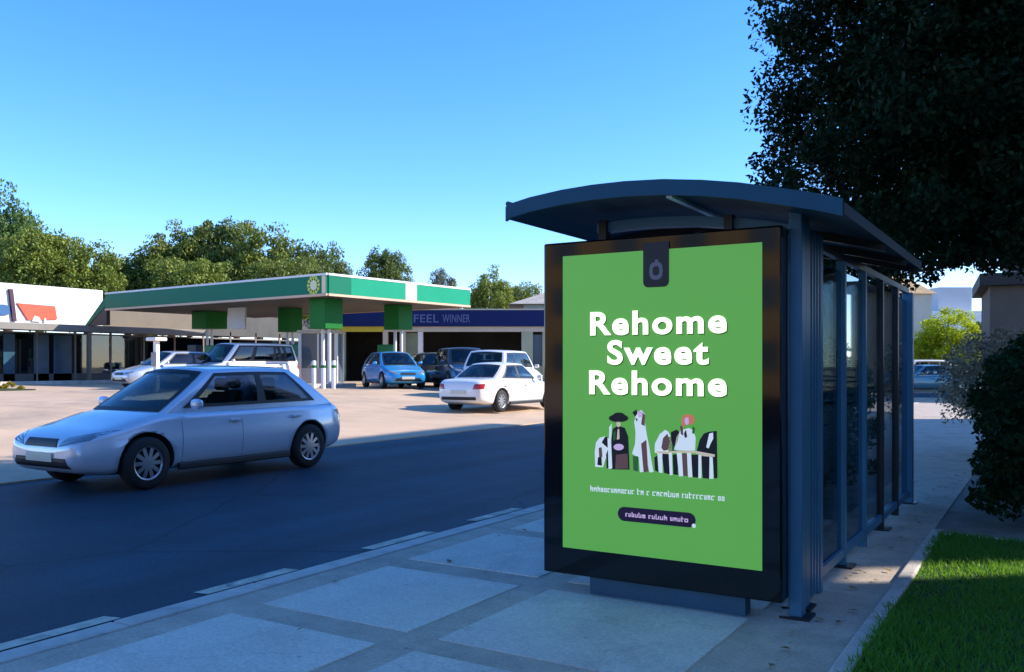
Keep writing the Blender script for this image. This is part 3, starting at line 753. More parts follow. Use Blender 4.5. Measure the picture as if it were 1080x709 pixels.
F(0,1,(528,365),(530,300),(565,230),(605,198),(630,212),(655,270),(655,370),(640,380)); F(2,2,(578,330),(590,260),(622,225),(640,280),(628,345),(595,352)); F(1,2,(648,215),(690,195),(712,215),(700,280),(672,330),(650,280)); F(4,1,(630,250),(690,240),(690,360),(630,360))
F(0,2,(672,345),(690,250),(720,200),(780,185),(815,200),(830,260),(825,350),(760,350)); F(3,4,(725,130),(735,95),(768,82),(805,88),(825,115),(818,150),(790,162),(765,150),(735,185)); F(6,5,(752,110),(778,105),(782,150),(765,165),(750,145)); F(1,4,(745,225),(760,195),(768,250),(752,258)); F(2,3,(715,170),(735,165),(740,240),(722,230)); F(4,4,(808,170),(826,185),(820,230),(805,220))
F(1,2,(838,350),(860,270),(890,225),(925,212),(985,205),(990,552),(965,555),(955,400)); F(0,3,(930,225),(958,218),(960,262),(940,300),(925,335),(908,325),(918,280)); F(1,3,(838,350),(870,330),(968,372),(960,400),(850,372))
F(1,1,(525,400),(548,385),(555,510),(530,495)); F(1,1,(580,372),(640,372),(640,525),(598,515)); F(1,1,(660,380),(700,375),(700,530),(665,525)); F(2,1,(728,370),(766,370),(770,540),(735,535)); F(1,1,(796,380),(852,380),(848,550),(806,545)); F(1,1,(870,390),(935,395),(930,558),(880,552))
F(0,2,(548,360),(585,370),(586,515),(560,510)); F(0,2,(632,370),(655,370),(660,528),(640,532)); F(0,2,(690,360),(728,365),(738,538),(708,540)); F(0,2,(765,360),(796,365),(806,545),(776,546)); F(0,2,(850,380),(872,385),(872,552),(850,554)); F(0,2,(932,390),(955,392),(960,556),(930,558))
F(5,4,(540,352),(640,356),(700,350),(830,352),(972,378),(970,396),(900,392),(820,368),(690,366),(560,372))
fg.build('printed_figures', FM, ac_o)
# small print that cannot be read in the photo: rows of pale letter-like strokes
def strokes(mb, x0, x1, zl, zr, h, rng, mi=0, k=1, gap=.1):
    x = x0
    while x < x1-.006:
        w = rng.uniform(.014,.022); t = (x-x0)/(x1-x0); z = zl+(zr-zl)*t
        if rng.random() < gap: x += .014; continue
        hh = h*rng.choice((.7,.7,.72,1,.68)); y0 = YP-.004-.0012*k
        s = .0058
        mb.box(x,x+s,y0,y0+.0006,z,z+hh,mi)
        typ = rng.random()
        if typ < .75: mb.box(x+s,x+w,y0,y0+.0006,z+h*.7-s,z+h*.7,mi)
        if typ > .3: mb.box(x+w-s,x+w,y0,y0+.0006,z,z+h*.7-s if typ < .75 else z+h*.7,mi)
        if typ > .55 or typ < .25: mb.box(x+s,x+w-s,y0,y0+.0006,z,z+s,mi)
        if .25 < typ < .6: mb.box(x+s,x+w-s,y0,y0+.0006,z+h*.34,z+h*.34+s,mi)
        x += w+.005
rg = random.Random(11)
tl = MB(); a, b = pp(623,518), pp(765,528)
strokes(tl, a[0], b[0], pp(623,518)[2], pp(765,528.5)[2], .036, rg); tl.build('tagline', PW, ac_o)
bt2 = MB(); a, b = pp(652,541), pp(734,549.5)
hgt = .042; zc = (a[2]+b[2])/2
cap = [(a[0]+hgt+hgt*math.cos(t), zc+hgt*math.sin(t)) for t in [R(90+18*i) for i in range(11)]] + [(b[0]-hgt+hgt*math.cos(t), zc+hgt*math.sin(t)) for t in [R(-90+18*i) for i in range(11)]]
bt2.prism([(x,YP-.0045,z) for x,z in cap], (0,-.002,0)); bt2.build('button_panel', PPU, ac_o)
bl = MB(); strokes(bl, a[0]+.05, b[0]-.05, zc-.014, zc-.014, .03, rg, 0, 3); bl.build('button_lettering', PPK, ac_o)
dt = MB().disc((b[0]-.01,YP-.0068,zc-.03),.012).build('cursor_mark', PW, ac_o)

# roof : arched sheet
arc = [(-2.83,2.345),(-2.80,2.362),(-2.66,2.388),(-2.45,2.410),(-2.25,2.419),(-2.05,2.418),(-1.82,2.405),(-1.6,2.377),(-1.4,2.342),(-1.2,2.295),(-1.02,2.250),(-.88,2.208)]
YR0, YR1 = 4.60, 7.65
rf = MB(); nA = len(arc); T = .06
vs = []
for yy in (YR0, YR1):
    vs += [(x,yy,z) for x,z in arc] + [(x,yy,z-T) for x,z in arc]
fs = []
for i in range(nA-1):
    fs += [(i,i+1,2*nA+i+1,2*nA+i),(nA+i+1,nA+i,3*nA+i,3*nA+i+1),(i,nA+i,nA+i+1,i+1),(2*nA+i,2*nA+i+1,3*nA+i+1,3*nA+i)]
fs += [(0,2*nA,3*nA,nA),(nA-1,2*nA-1,4*nA-1,3*nA-1)]
rf.add(vs, fs); ro = rf.build('roof', ROOFM, bs)
tr = MB()                                              # raised rim round the roof edge and the light seam beneath
for i in range(nA-1):
    (x0,z0),(x1,z1) = arc[i], arc[i+1]
    for yy in (YR0-.022, YR1): tr.add([(x0,yy,z0+.012),(x1,yy,z1+.012),(x1,yy,z1-T-.014),(x0,yy,z0-T-.014),(x0,yy+.022,z0+.012),(x1,yy+.022,z1+.012),(x1,yy+.022,z1-T-.014),(x0,yy+.022,z0-T-.014)],
        [(0,1,2,3),(4,7,6,5),(0,4,5,1),(3,2,6,7)])
tr.tube([(-2.815,YR0-.02,2.375),(-2.815,YR1,2.375)], .016, 8)
tr.build('roof_rim', mat('roof_rim_blue', (.012,.085,.135), .5, 0, .15, 2, spec=.3), ro)
def az(x): 
    for (x0,z0),(x1,z1) in zip(arc,arc[1:]):
        if x <= x1: return z0+(z1-z0)*(x-x0)/(x1-x0)
    return arc[-1][1]
sm = MB(); sm.box(-1.82,-1.785,YR0+.03,YR1-.05,az(-1.8)-T-.022,az(-1.8)-T-.001); sm.build('light_seam', mat('white_strip', (.85,.86,.88), .4), ro)
for yy in (5.9,6.8,7.45):
    rb_ = MB()
    for i in range(1,nA-1):
        (x0,z0),(x1,z1) = arc[i],arc[i+1]
        rb_.add([(x0,yy-.025,z0-T-.001),(x1,yy-.025,z1-T-.001),(x1,yy-.025,z1-T-.05),(x0,yy-.025,z0-T-.05),(x0,yy+.025,z0-T-.001),(x1,yy+.025,z1-T-.001),(x1,yy+.025,z1-T-.05),(x0,yy+.025,z0-T-.05)],
          [(0,1,2,3),(4,7,6,5),(0,4,5,1),(3,2,6,7)])
    rb_.build('roof_rib', DARKM, bs)
# arched header beam over the advert case
hb = MB(); yy0, yy1 = 5.06, 5.14
bx = [(x,z-T-.06) for x,z in arc if -2.5 < x < -1.1]
for (x0,z0),(x1,z1) in zip(bx,bx[1:]):
    hb.add([(x,y_,z-q) for y_ in (yy0,yy1) for (x,z) in ((x0,z0),(x1,z1)) for q in (0,.06)], [(0,1,3,2),(4,6,7,5),(0,2,6,4),(1,5,7,3)])
hb.build('header_beam', BLUEALU, bs)
for x in (-2.40,-1.6): MB().box(x-.025,x+.025,5.03,5.10,2.1,az(x)-T-.05).build('roof_bracket', DARKM, bs)
# posts and rear glazed wall at x=-1.26
def post(x0,x1,y0,y1,zt): MB().box(x0,x1,y0,y1,-.02,zt,0,.008).build('post', BLUEALU, bs)
post(-1.245,-1.175,5.00,5.10,2.26)
post(-1.30,-1.20,5.20,5.30,2.24)
pnl = MB(); pnl.box(-1.275,-1.225,5.302,5.62,.02,2.2)
for k in range(4): pnl.box(-1.224,-1.212,5.33+k*.075,5.365+k*.075,.03,2.19)
pnl.build('side_panel', BLUEALU, bs)
post(-1.29,-1.21,5.622,5.70,2.2)
GLASS = glassmat('shelter_glass', (.55,.68,.72))
ypos = [5.70,6.48,7.28,8.1,8.95,9.76]
for i, (a_, b_) in enumerate(zip(ypos,ypos[1:])):
    if i: MB().box(-1.285,-1.225,a_-.03,a_+.03,-.02,2.12).build('mullion', BLUEALU if i < 3 else DARKM, bs)
    y0_, y1_ = a_+(.031 if i else .0), b_-.031
    MB().box(-1.261,-1.251,y0_,y1_,.13,2.05).build('glass_pane', GLASS, bs)
    rl = MB(); rl.box(-1.28,-1.23,y0_,y1_,.07,.128); rl.build('bottom_rail', BLUEALU, bs)
post(-1.30,-1.20,9.731,9.83,2.13)
MB().box(-1.275,-1.235,5.30,9.73,2.122,2.17).build('top_rail', DARKM, bs)
post(-2.70,-2.61,7.3,7.39,2.30)
# drain clip, foot plates
for (x,y) in ((-1.21,5.05),(-1.25,5.25),(-1.25,6.48),(-1.25,8.1),(-1.25,9.78),(-2.655,7.345)): MB().box(x-.08,x+.08,y-.08,y+.08,-.02,.014).build('foot_plate', DARKM, bs)
# bench along the rear wall
bn = thing('bench', 'slatted bench inside the glazed bus shelter', 'bench', (-1.55,7.4,0))
for k in range(4): MB().box(-.19+k*.1,-.11+k*.1,-1.3,1.3,.44,.47,0,.006).build('seat_slat', mat('bench_wood', (.22,.10,.06), .5, 0, .3, 8), bn)
for yy in (-1.1,0,1.1):
    l = MB(); l.box(-.16,.18,yy-.025,yy+.025,.40,.439); l.box(-.02,.04,yy-.025,yy+.025,-.01,.40); l.build('leg', DARKM, bn)

# ------------------------------------------------------------------ filling station
ST = 36.0
THC = R(5)
cx0, cy0 = at(345, ST)
ux, uy = -math.cos(THC), math.sin(THC)          # along the long front, to the left
wx, wy = math.sin(THC), math.cos(THC)           # along the short front, away
def ray_len(px, dx, dy):
    k = (px-CX)/FPX
    num = lambda X,Y: (RX*X+RY*Y) - k*(VX*X+VY*Y)
    return -num(cx0,cy0)/num(dx,dy)
LS, LW = ray_len(112,ux,uy), ray_len(495,wx,wy)
ZU, ZT = hz(312,ST), hz(288,ST)
can = thing('station_canopy', 'filling station canopy with green and white fascia', 'canopy', (cx0,cy0,0), 0)
FASCIA_SHADED = mat('fascia_green_shaded', (.002,.16,.085), .5, 0, .06, .8, spec=.15)  # canopy green with the shade put into the colour
FASCIA_LIT = mat('fascia_green_lit', (.006,.29,.155), .5, 0, .06, .8, spec=.15)  # same canopy green, lightened as if sunlit, for the road side
SOFF = mat('soffit_darkened', (.06,.057,.05), .6, 0, .1, 1)  # darkened to near black; the shade under the canopy is in the colour
GRN = mat('column_green', (.003,.15,.015), .5, 0, .1, 1, spec=.2)
CREAM = mat('cream_render', (.55,.50,.38), .7, 0, .1, 1)
def cp(a, b, z): return (ux*a+wx*b, uy*a+wy*b, z)
def cbox(mb, a0,a1,b0,b1,z0,z1,mi=0):
    vs = [cp(a,b,z) for z in (z0,z1) for b in (b0,b1) for a in (a0,a1)]
    return mb.add(vs, [(0,2,3,1),(4,5,7,6),(0,1,5,4),(2,6,7,3),(0,4,6,2),(1,3,7,5)], mi)
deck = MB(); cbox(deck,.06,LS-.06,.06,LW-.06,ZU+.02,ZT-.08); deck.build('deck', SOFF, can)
h = ZT-ZU
for nm, (a0,a1,b0,b1) in (('f',(0,LS,-.05,.05)),('s',(-.05,.05,.051,LW)),('r',(.051,LS,LW-.05,LW+.05))):
    f = MB(); cbox(f,a0,a1,b0,b1,ZU+h*.11,ZU+h*.90); fo = f.build('fascia', FASCIA_SHADED if nm != 's' else FASCIA_LIT, can)
    t_ = MB(); e = .02
    cbox(t_,a0-(e if nm!='r' else 0),a1+(e if nm=='f' else 0),b0-e,b1+e,ZU+h*.905,ZT,0); cbox(t_,a0-(e if nm!='r' else 0),a1,b0-e,b1+e,ZU,ZU+h*.105,1); t_.build('fascia_trim', [mat('trim_white',(.72,.72,.70),.5), mat('trim_peach',(.6,.42,.28),.5)], fo)
    if nm == 's':
        d_ = MB(); cbox(d_,-.056,-.052,LW*.50,LW*.58,ZU+h*.12,ZU+h*.89,0); d_.build('fascia_panel', MATS['trim_white'], fo); d_ = MB(); cbox(d_,-.056,-.052,.06,LW*.14,ZU+h*.12,ZU+h*.89); d_.build('fascia_panel', FASCIA_SHADED, fo)
    if nm == 'f':
        d_ = MB(); c0 = cp(.75,-.06,ZU+h*.5)
        for k in range(12):
            a = 2*math.pi*k/12
            for (r0,r1,mi) in ((.0,.2,1),(.2,.36,0)):
                q = [cp(.75+r*math.cos(a+da),-.062-(.003 if mi else 0),ZU+h*.5+r*math.sin(a+da)) for r,da in ((r0,0),(r1,-.24),(r1*1.12,0),(r1,.24))]
                d_.poly(q, mi)
        cbox(d_,.02,.26,-.058,-.053,ZU+h*.12,ZU+h*.89,2)
        d_.build('emblem', [mat('emblem_yellow',(.55,.6,.05),.5), mat('emblem_pale',(.75,.75,.45),.5), mat('emblem_cream',(.7,.62,.36),.5)], fo)
# raking end brace at the left end
x1, y1 = at(112, ST+LS*.62); 
br = MB(); eb = [cp(LS+.02,.0,ZU+h*.84), cp(LS+1.75,-.2,hz(343,46)), cp(LS+1.5,-.2,hz(343,46)), cp(LS+.02,0,ZU+h*.3)]
br.prism(eb, (wx*.3,wy*.3,0)); br.build('end_brace', FASCIA_SHADED, can)
br = MB(); br.prism([cp(LS+.015,.02,ZU+h*.3), cp(LS+1.45,-.16,hz(343,46)), cp(LS+.015,.02,hz(343,46))], (wx*.2,wy*.2,0)); br.build('end_panel', SOFF, can)
# columns: twin white poles with a green cladding box at the head
def column(px, d, zb, w, label):
    x, y = at(px, d); g_ = gz(x)
    t = thing('canopy_column', label, 'column', (x,y,0), -THC, 'columns carrying the canopy')
    MB().box(-w/2,w/2,-w/2,w/2,zb,ZU+.015,0,.02).build('cladding', GRN, t)
    for s in (-1,1): MB().tube([(s*.2,0,g_-.02),(s*.2,0,zb+.05)], .075, 10).build('pole', WHITE, t)
    is_ = MB(); is_.box(-.6,.6,-1.2,1.2,g_-.05,g_+.15,0,.03); is_.build('island', KERB, t)
column(344, 38.2, hz(347,38), 1.0, 'green headed canopy column at the near corner')
column(420, 42.0, hz(348,42), .95, 'green headed canopy column above the bright blue car')
column(306, 44.5, hz(350,44), .85, 'green headed canopy column left of the glazed pay booth')
column(221, 47.5, hz(347,47.5), 1.3, 'widest green column head beside the brown shop panel')
# white hanging sign panel under the canopy
x, y = at(250, 43.8)
hs_ = thing('hanging_sign', 'blank white board hanging under the canopy', 'sign', (x,y,0), -THC+R(10))
MB().box(-.56,.56,-.05,.05,hz(347,44),hz(324,44),0,.01).build('board', WHITE, hs_)
for s in (-.4,.4): MB().tube([(s,0,hz(325,44)),(s,0,ZU+.02)], .03, 6).build('hanger', DARKM, hs_)
# pay booth
x, y = at(339, 41.0); g_ = gz(x)
kb_ = thing('pay_booth', 'small glazed pay booth under the canopy corner', 'booth', (x,y,0), R(31.3))
wv = .82; zt = hz(349,41)
for sx in (-1,1):
    for sy in (-1,1): MB().box(sx*wv-.07,sx*wv+.07,sy*.7-.07,sy*.7+.07,g_-.02,zt-.15).build('frame_post', WHITE, kb_)
MB().box(-wv-.12,wv+.12,-.82,.82,zt-.149,zt,0,.02).build('roof', CREAM, kb_)
MB().box(-wv+.072,wv-.072,-.73,-.67,g_,g_+.8).build('front_panel', mat('booth_panel',(.4,.42,.46),.5), kb_)
BG = mat('booth_glass',(.10,.14,.17),.08,0,spec=.7)
MB().box(-wv+.072,-.04,-.715,-.69,g_+.802,zt-.16).build('window', BG, kb_); MB().box(.04,wv-.072,-.715,-.69,g_+.802,zt-.16).build('window', BG, kb_)
MB().box(-.038,.038,-.73,-.67,g_+.802,zt-.155).build('mullion', WHITE, kb_)
for sx in (-1,1): MB().box(min(sx*(wv-.02),sx*(wv+.02)),max(sx*(wv-.02),sx*(wv+.02)),-.62,.62,g_,zt-.16).build('side_window', BG, kb_)
# fuel pumps
def pump(px, d, label, rz):
    x, y = at(px, d); g_ = gz(x)
    t = thing('fuel_pump', label, 'fuel pump', (x,y,g_), rz, 'fuel pumps')
    MB().box(-.45,.45,-.28,.28,.0,1.35,0,.04).build('body', WHITE, t)
    MB().box(-.42,.42,-.24,.24,1.352,1.95,0,.05).build('head', mat('pump_green',(.02,.25,.1),.4), t)
    MB().box(-.3,.3,-.29,-.275,.85,1.2).build('display', CARBLACK, t)
    MB().tube([(.47,-.1,1.1),(.6,-.12,.6),(.62,-.1,.25),(.5,-.05,.6),(.46,0,1.0)], .022, 6).build('hose', CARBLACK, t)
    MB().box(.452,.53,-.2,-.1,.9,1.1,0,.01).build('nozzle', CARBLACK, t)
pump(309, 43.2, 'fuel pump left of the glazed pay booth', R(20)); pump(408, 43.6, 'fuel pump hidden behind the bright blue car', R(20)); pump(226, 45.5, 'fuel pump above the white people carrier', R(20))
# bollards
def bollard(px, d, hgt, label):
    x, y = at(px, d); g_ = gz(x)
    t = thing('bollard', label, 'bollard', (x,y,g_-.02), 0, 'white bollards before the pay booth')
    MB().tube([(0,0,0),(0,0,hgt-.04),(0,0,hgt)], [.09,.09,.06], 10).build('post', WHITE, t)
    MB().lathe([(.093,hgt-.3),(.097,hgt-.29),(.097,hgt-.2),(.093,hgt-.19)], 'Z', (0,0,0), 12).build('band', GRN, t)
bollard(331,36.2,1.15,'left white bollard of three before the pay booth'); bollard(341,35.4,1.15,'middle white bollard of three before the pay booth'); bollard(352,35.8,1.15,'right white bollard of three before the pay booth')
x, y = at(165,31.5); g_ = gz(x)
ap = thing('service_post', 'white post with a wide flat cap beside the pale grey car', 'post', (x,y,g_))
MB().box(-.08,.08,-.08,.08,-.02,1.80,0,.02).build('shaft', WHITE, ap); MB().box(-.27,.27,-.25,.25,1.802,1.92,0,.03).build('cap', WHITE, ap)
MB().box(-.14,.14,-.13,-.092,.9,1.4,0,.02).build('gauge', PGY, ap)
x, y = at(206,40); g_ = gz(x)
bp_ = thing('service_post', 'white post carrying a small dark box near the shops', 'post', (x,y,g_))
MB().tube([(0,0,-.02),(0,0,1.3)], .09, 10).build('shaft', WHITE, bp_); MB().box(-.3,.3,-.2,.2,1.302,1.85,0,.03).build('box', DARKM, bp_)

# ------------------------------------------------------------------ shops left (facade along y)
SX = -44.6; g0 = .45
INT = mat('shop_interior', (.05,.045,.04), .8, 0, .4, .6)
SGL = glassmat('shop_glass', (.22,.33,.4))
WOODP = mat('brown_panel_shaded', (.17,.135,.095), .7, 0, .12, .7)  # tan wall colour darkened to stand for shade
sl = thing('shop_row', 'low row of glazed shops under a white parapet', 'shop', (SX,0,0))
sc_z = lambda py, px: hz(py, (-SX)/( -(VX+RX*((px-CX)/FPX))))
zp0, zp1 = sc_z(342,50), sc_z(302,50)
def Yat(px): k=(px-CX)/FPX; d=SX/(VX+RX*k); return d*(VY+RY*k)
ya, yb, yc, yd = Yat(-160), Yat(108), Yat(203), Yat(340)
MB().box(-9,0,ya,yd,-.1,g0+.02).build('floor', SOFF, sl)
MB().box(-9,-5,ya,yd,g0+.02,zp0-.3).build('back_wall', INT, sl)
MB().box(-.3,.02,ya,yb,zp0,zp1).build('parapet', WHITE, sl)
zq0, zq1 = sc_z(350,160), sc_z(320,160)
MB().box(-.3,.0,yb+.002,yc,zq0-.1,zq1).build('sign_wall', WOODP, sl)
MB().box(-.3,-.02,yc+.002,yd,zq0-.1,zq1-.4).build('upper_wall', mat('grey_render',(.09,.085,.075),.8,0,.2,.8), sl)
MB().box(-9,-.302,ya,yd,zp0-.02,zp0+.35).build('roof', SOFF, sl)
MB().box(.022,1.4,ya,yc,zp0-.38,zp0-.04,0,.02).build('awning', mat('awning_grey',(.24,.22,.19),.7,0,.15,.8), sl)
yy = ya; k = 0
while yy < yd-.5:
    w = 2.1
    p_ = MB().box(-.12,-.02,yy-.05,yy+.05,g0+.02,zp0-.02).build('mullion', mat('shop_mullion',(.20,.16,.13),.5), sl)
    blue = (k % 4 == 1)
    MB().box(-.08,-.07,yy+.051,yy+w-.051,g0+.5,zp0-.5).build('shop_window', SGL, sl)
    MB().box(-.12,-.03,yy+.051,yy+w-.051,g0+.02,g0+.498).build('stall_riser', mat('riser',(.10,.095,.09),.7), sl)
    MB().box(-.12,-.03,yy+.051,yy+w-.051,zp0-.498,zp0-.42).build('transom', MATS['shop_mullion'], sl)
    yy += w; k += 1
for a_, b_ in ((36,52),(57,76),(4,16)): MB().box(-.06,-.03,Yat(a_),Yat(b_),g0+.1,zp0-.55).build('blue_panel', mat('blue_display',(.012,.07,.12),.35,0,.35,1.2), sl)
for px in (79,):
    MB().box(1.15,1.33,Yat(px)-.09,Yat(px)+.09,g0-.02,zp0-.382).build('awning_post', MATS['shop_mullion'], sl)
# sign on the parapet: red board with pale marks, dark bar, blue oval
sg = thing('shop_sign', 'orange red sign board with pale marks on the white parapet', 'sign', (SX+.02,0,0))
RED = mat('sign_red',(.72,.09,.04),.5,0,.12,2)
Yl, Yr = Yat(17), Yat(57); zt_, zb_ = sc_z(321,38), sc_z(338,38)
sgb = MB(); sgb.prism([(0,Yl,zt_),(0,Yr,zt_-.05),(0,Yr+.12,zb_+.1),(0,Yl+.55,zb_)], (.08,0,0)); sgb.build('board', RED, sg)
mk = MB(); rg = random.Random(5); yq = Yl+.75
for (w,hh) in ((.5,.42),(.16,.25),(.62,.34),(.2,.5),(.5,.28)):
    if yq+w > Yr: break
    mk.prism([(.082,yq,zb_-.06),(.082,yq+w,zb_-.06),(.082,yq+w*.75,zb_+hh*.4),(.082,yq+w*.3,zb_+hh*.55)], (.012,0,0)); yq += w+.12
mk.build('marks', WHITE, sg)
sp_ = tag(MB().prism([(SX+.02,Yat(8),sc_z(305,10)),(SX+.02,Yat(12),sc_z(305,10)),(SX+.02,Yat(16),sc_z(339,14)),(SX+.02,Yat(12),sc_z(339,14))],(.14,0,0)).build('sign_bar', mat('dark_purple',(.05,.01,.03),.5)), 'dark slanting bar left of the red sign board', 'sign')
ov = MB(); cyy, czz = Yat(2), sc_z(327,3)
ov.lathe([(0,.0),(.55,.0),(.55,.06),(0,.06)],'Z',(0,0,0),20,0,False)
ov_o = ov.build('round_sign', mat('sign_blue',(.02,.10,.25),.5)); ov_o.rotation_euler = (0,R(90),0); ov_o.scale = (.5,.8,1); ov_o.location = (SX+.025,cyy,czz)
tag(ov_o, 'small blue oval sign at the left end of the parapet', 'sign')
# low kerb with yellow edge in front of the shops
lk = MB().box(SX+2.2,SX+2.5,Yat(-160),Yat(125),g0-.05,g0+.16,0,.02).build('low_wall', KERB); tag(lk, 'long low kerb wall before the glazed shops', 'low wall')
yx, yy_ = at(4,33); 
yk = thing('flower_bed', 'small patch of yellow plants at the far left', 'plants', (yx-1,yy_,gz(yx)))
fv = leaves(rng, 30, 60, (1.6,.8,.14), .05, .6, .3, box=True); fv[:,2] += .16
leafobj('foliage', fv, leafmat('yellow_leaf',(.28,.24,.03),(.3,.25,.03),.3,.4), yk); MB().box(-1.7,1.7,-.8,.8,-.1,.05).build('soil', SOIL, yk)

# ------------------------------------------------------------------ shop right with blue fascia (facade square to the view)
BD = 52.0
bx0, by0 = VX*BD, VY*BD
rs = thing('station_shop', 'station shop with dark blue fascia and open dark bays', 'shop', (bx0,by0,0), YAW)
q = BD/FPX
lx = lambda px: (px-CX)*q
zz = lambda py: hz(py, BD)
NAVYF = mat('navy_fascia', (.006,.018,.10), .5, 0, .1, .6, spec=.2)
PGREEN = mat('pale_green_render', (.36,.40,.27), .7, 0, .12, 1)
xl_, xr_ = lx(345), lx(640)
MB().box(xl_,xr_,.0,9,-.1,g0+.03).build('floor', SOFF, rs)
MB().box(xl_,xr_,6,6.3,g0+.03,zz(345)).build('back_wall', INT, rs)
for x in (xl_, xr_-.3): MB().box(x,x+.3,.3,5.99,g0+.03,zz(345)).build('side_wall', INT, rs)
fa = MB().box(xl_,xr_,-.25,.1,zz(344.5),zz(327.5)).build('fascia', NAVYF, rs)
MB().box(xl_,xr_,-.3,.12,zz(327.4),zz(326)).build('coping', CREAM, fa)
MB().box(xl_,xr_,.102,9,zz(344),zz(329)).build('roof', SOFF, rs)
MB().box(lx(405),xr_,-.12,.3,zz(350),zz(344.6)).build('lintel', CREAM, rs)
MB().box(xl_,lx(404.8),-.14,.3,zz(350),zz(344.6)).build('yellow_lintel', mat('yellow_paint',(.55,.45,.04),.6,0,.1,1), rs)
lt = MB()
for word, a, b in (('FEEL',437,463),('WINNER',467,496)):
    v_, f_ = textmesh(word, .012); lo_, hi_ = v_.min(0), v_.max(0)
    x0_, x1_, z0_, z1_ = lx(a), lx(b), zz(340.5), zz(332)
    lt.add([(x0_+(p[0]-lo_[0])/(hi_[0]-lo_[0])*(x1_-x0_), -.262+p[2]*3, z0_+(p[1]-lo_[1])/(hi_[1]-lo_[1])*(z1_-z0_)) for p in v_], f_)
lt.build('lettering', mat('pale_letter',(.10,.13,.27),.5), fa)
def pier(a, b, m, nm='pier'): MB().box(lx(a),lx(b),-.1,.3,g0+.03,zz(350.05)).build(nm, m, rs)
pier(345,364,PGREEN); pier(404,409,CREAM); pier(424,428,CREAM); pier(441,446,WHITE); pier(550,562,PGREEN); pier(572,580,PGREEN); pier(630,639,PGREEN)
MB().box(lx(428)+.01,lx(441)-.01,.1,.14,g0+.04,zz(351)).build('glazing', mat('green_glass',(.16,.20,.13),.15,0,.3,1), rs)
MB().box(lx(562)+.01,lx(572)-.01,.1,.14,g0+.9,zz(353)).build('glazing', BG, rs)
MB().box(lx(562)+.01,lx(572)-.01,.0,.2,g0+.04,g0+.89).build('window_riser', PGREEN, rs)
# pale tiled hip roof building behind
hr = thing('house', 'house with pale tiled hip roof behind the blue fascia', 'house', (VX*62+RX*3.2,VY*62+RY*3.2,0), YAW)
TILE = mat('pale_tile',(.40,.35,.29),.8,0,.2,2,.5,14)
k62 = 62/FPX
MB().box(-2.4,7,-3,5,-.1,hz(324,62)).build('wall', CREAM, hr)
rr0, rr1 = hz(324,62), hz(300,62)
hp = MB(); hp.add([(-3.4,-3.4,rr0),(7.4,-3.4,rr0),(7.4,5.4,rr0),(-3.4,5.4,rr0),(.8,1,rr1),(3.6,1,rr1)], [(0,1,5,4),(1,2,5),(2,3,4,5),(3,0,4),(0,3,2,1)]); hp.build('roof', TILE, hr)

# ------------------------------------------------------------------ right side background
x, y = at(1044, 42)
bh = thing('brown_building', 'brown rendered building with dark flat roof behind the hedge', 'building', (x,y,0), R(6))
BRN = mat('brown_render',(.12,.09,.065),.85,0,.15,.8,.2,20)
MB().box(0,9,0,8,-.1,hz(302,42)).build('wall', BRN, bh)
MB().box(-.45,9.4,-.45,8.4,hz(302,42)+.001,hz(289,42),0,.03).build('roof', mat('dark_roof',(.03,.024,.02),.7), bh)
MB().box(1.0,8,1,7,hz(289,42)+.001,hz(258,42)).build('upper_storey', mat('greige_render',(.24,.20,.16),.85,0,.12,.6), bh)
for xx in (1.1,3.4,5.7):
    w_ = MB().box(xx,xx+1.2,-.03,.06,1.2,2.6).build('window', BG, bh); MB().box(xx-.08,xx+1.28,-.05,-.0,1.1,1.199).build('sill', WHITE, w_)
x, y = at(1004, 84)
wb_ = thing('white_building', 'white building with grey tower block far behind the lime bush', 'building', (x,y,0), YAW)
MB().box(-4,3.2,0,8,-.1,hz(328,84)).build('wall', WHITE, wb_)
MB().box(-.8,2.4,1,6,hz(328,84),hz(302,84)).build('tower', mat('pale_grey_render',(.5,.51,.53),.8,0,.1,.5), wb_)
for k in range(4):
    MB().box(-3.6+k*1.7,-2.6+k*1.7,-.04,.05,3.2,4.6).build('window', BG, wb_)
x, y = at(975, 70)
ob = thing('tan_building', 'tan roofed house just past the shelter roof', 'house', (x,y,0), YAW)
MB().box(-3,.6,0,6,-.1,hz(310,70)).build('wall', CREAM, ob)
MB().add([(-3.3,-.3,hz(310,70)),(.9,-.3,hz(310,70)),(.9,6.3,hz(310,70)),(-3.3,6.3,hz(310,70)),(-1.2,3,hz(282,70))],[(0,1,4),(1,2,4),(2,3,4),(3,0,4),(0,3,2,1)]).build('roof', mat('tan_tile',(.45,.3,.15),.8,0,.2,2), ob)

# unseen block added along the right, out of frame, to shade the pavement and road
ab = thing('added_shade_block', 'unseen tall block added on the lawn side to shade the street', 'building', (9,0,0))
APT = mat('shade_block_render',(.62,.58,.52),.85,0,.15,.5)
def shade_wing(y0, y1, z0, z1, nm):
    MB().box(0,5,y0,y1,z0,z1).build(nm, APT, ab)
    z = z0 + .9
    while z < z1-1.8:
        yy = y0+1
        while yy < y1-2:
            w_ = MB().box(-.04,.05,yy,yy+1.4,z,z+1.5).build('window', BG, ab); yy += 3.6
        z += 3.1
shade_wing(-18,13.1,-.1,16.0,'shade_wing'); shade_wing(17.05,33.5,-.1,16.0,'shade_wing');  # gap placed to let one streak of sun reach the grass
MB().box(0.01,.35,13.102,17.048,8.0,15.9).build('shade_bridge', APT, ab)  # added across the gap to keep the sun streak off the road
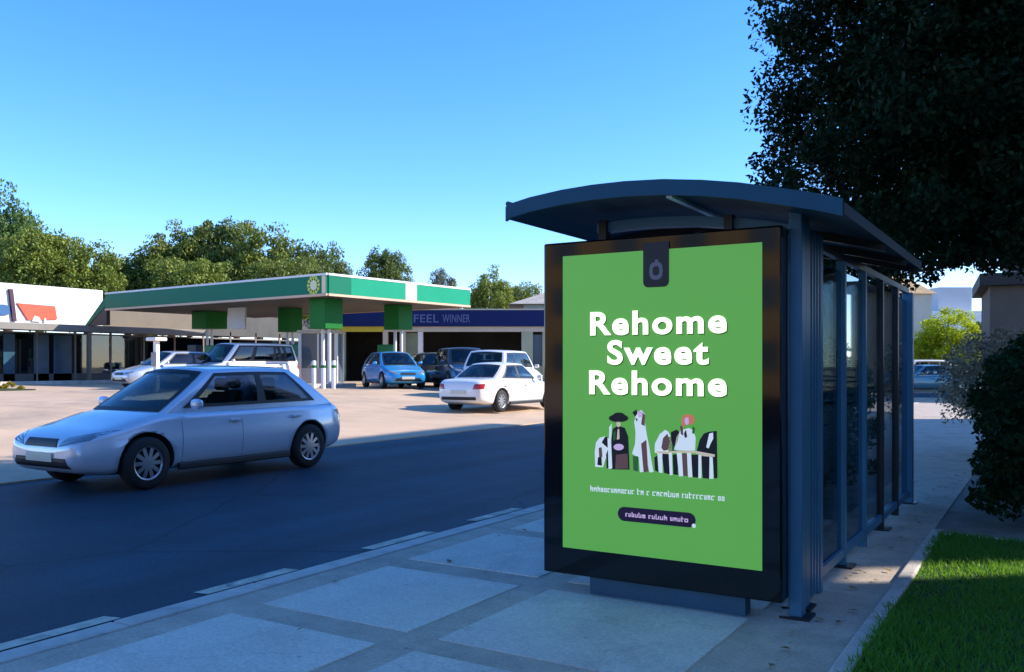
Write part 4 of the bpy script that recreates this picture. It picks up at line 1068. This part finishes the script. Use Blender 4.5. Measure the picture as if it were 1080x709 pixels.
# unseen house added behind the camera, sized to fill the advert case gloss with brown
rb2 = thing('reflection_house', 'unseen sandstone house added behind the camera for brown reflections', 'house', (-17,-34,0))
MB().box(-19,19,-8,0,-.14,9.2).build('wall', mat('sandstone',(.46,.29,.12),.85,0,.25,1,.3,12), rb2)
MB().add([(-19.4,-8.4,9.201),(19.4,-8.4,9.201),(19.4,.4,9.201),(-19.4,.4,9.201),(-15,-4,12),(15,-4,12)],[(0,1,5,4),(1,2,5),(2,3,4,5),(3,0,4),(0,3,2,1)]).build('roof', TILE, rb2)
for zz0 in (1.1,4.2,7.0):
    for k in range(10): MB().box(-18+k*3.7,-16.5+k*3.7,-.05,.05,zz0,zz0+1.5).build('window', BG, rb2)

# ------------------------------------------------------------------ camera, light, sky
cd = bpy.data.cameras.new('camera'); cam = bpy.data.objects.new('camera', cd); COL.objects.link(cam)
cam.location = (0,0,CAMZ); cam.rotation_euler = (R(90),0,YAW)
cd.sensor_width = 36; cd.lens = 36*FPX/1080; cd.shift_y = (HY-354.5)/1080; cd.clip_end = 2000; cd.clip_start = .05
sc.camera = cam
EL, AZ = R(32), R(35)
S = Vector((math.cos(EL)*math.cos(AZ), math.cos(EL)*math.sin(AZ), math.sin(EL)))
ld = bpy.data.lights.new('sun', 'SUN'); ld.energy = 3.35; ld.angle = R(.5); ld.color = (1,.93,.82)
lo = bpy.data.objects.new('sun', ld); COL.objects.link(lo); lo.rotation_euler = S.to_track_quat('Z','Y').to_euler(); lo.location = (20,20,30)
w = bpy.data.worlds.new('World'); sc.world = w; w.use_nodes = True
N = w.node_tree.nodes; L = w.node_tree.links
sky = N.new('ShaderNodeTexSky'); sky.sky_type = 'NISHITA'; sky.sun_disc = False
sky.sun_elevation = EL; sky.sun_rotation = R(90)-AZ; sky.air_density = .85; sky.dust_density = .15; sky.ozone_density = 3.2
hsv = N.new('ShaderNodeHueSaturation'); hsv.inputs['Saturation'].default_value = 1.28
tint = N.new('ShaderNodeMix'); tint.data_type = 'RGBA'; tint.blend_type = 'MULTIPLY'; tint.inputs['Factor'].default_value = 1; tint.inputs['B'].default_value = (.95,.925,1.09,1)
L.new(sky.outputs[0], hsv.inputs['Color']); L.new(hsv.outputs[0], tint.inputs['A']); L.new(tint.outputs['Result'], N['Background'].inputs['Color'])
N['Background'].inputs['Strength'].default_value = .15
vs_ = sc.view_settings; vs_.view_transform = 'Standard'; vs_.look = 'None'; vs_.gamma = 1; vs_.use_curve_mapping = False; vs_.exposure = 1.2
sc.cycles.max_bounces = 8; sc.cycles.transparent_max_bounces = 12
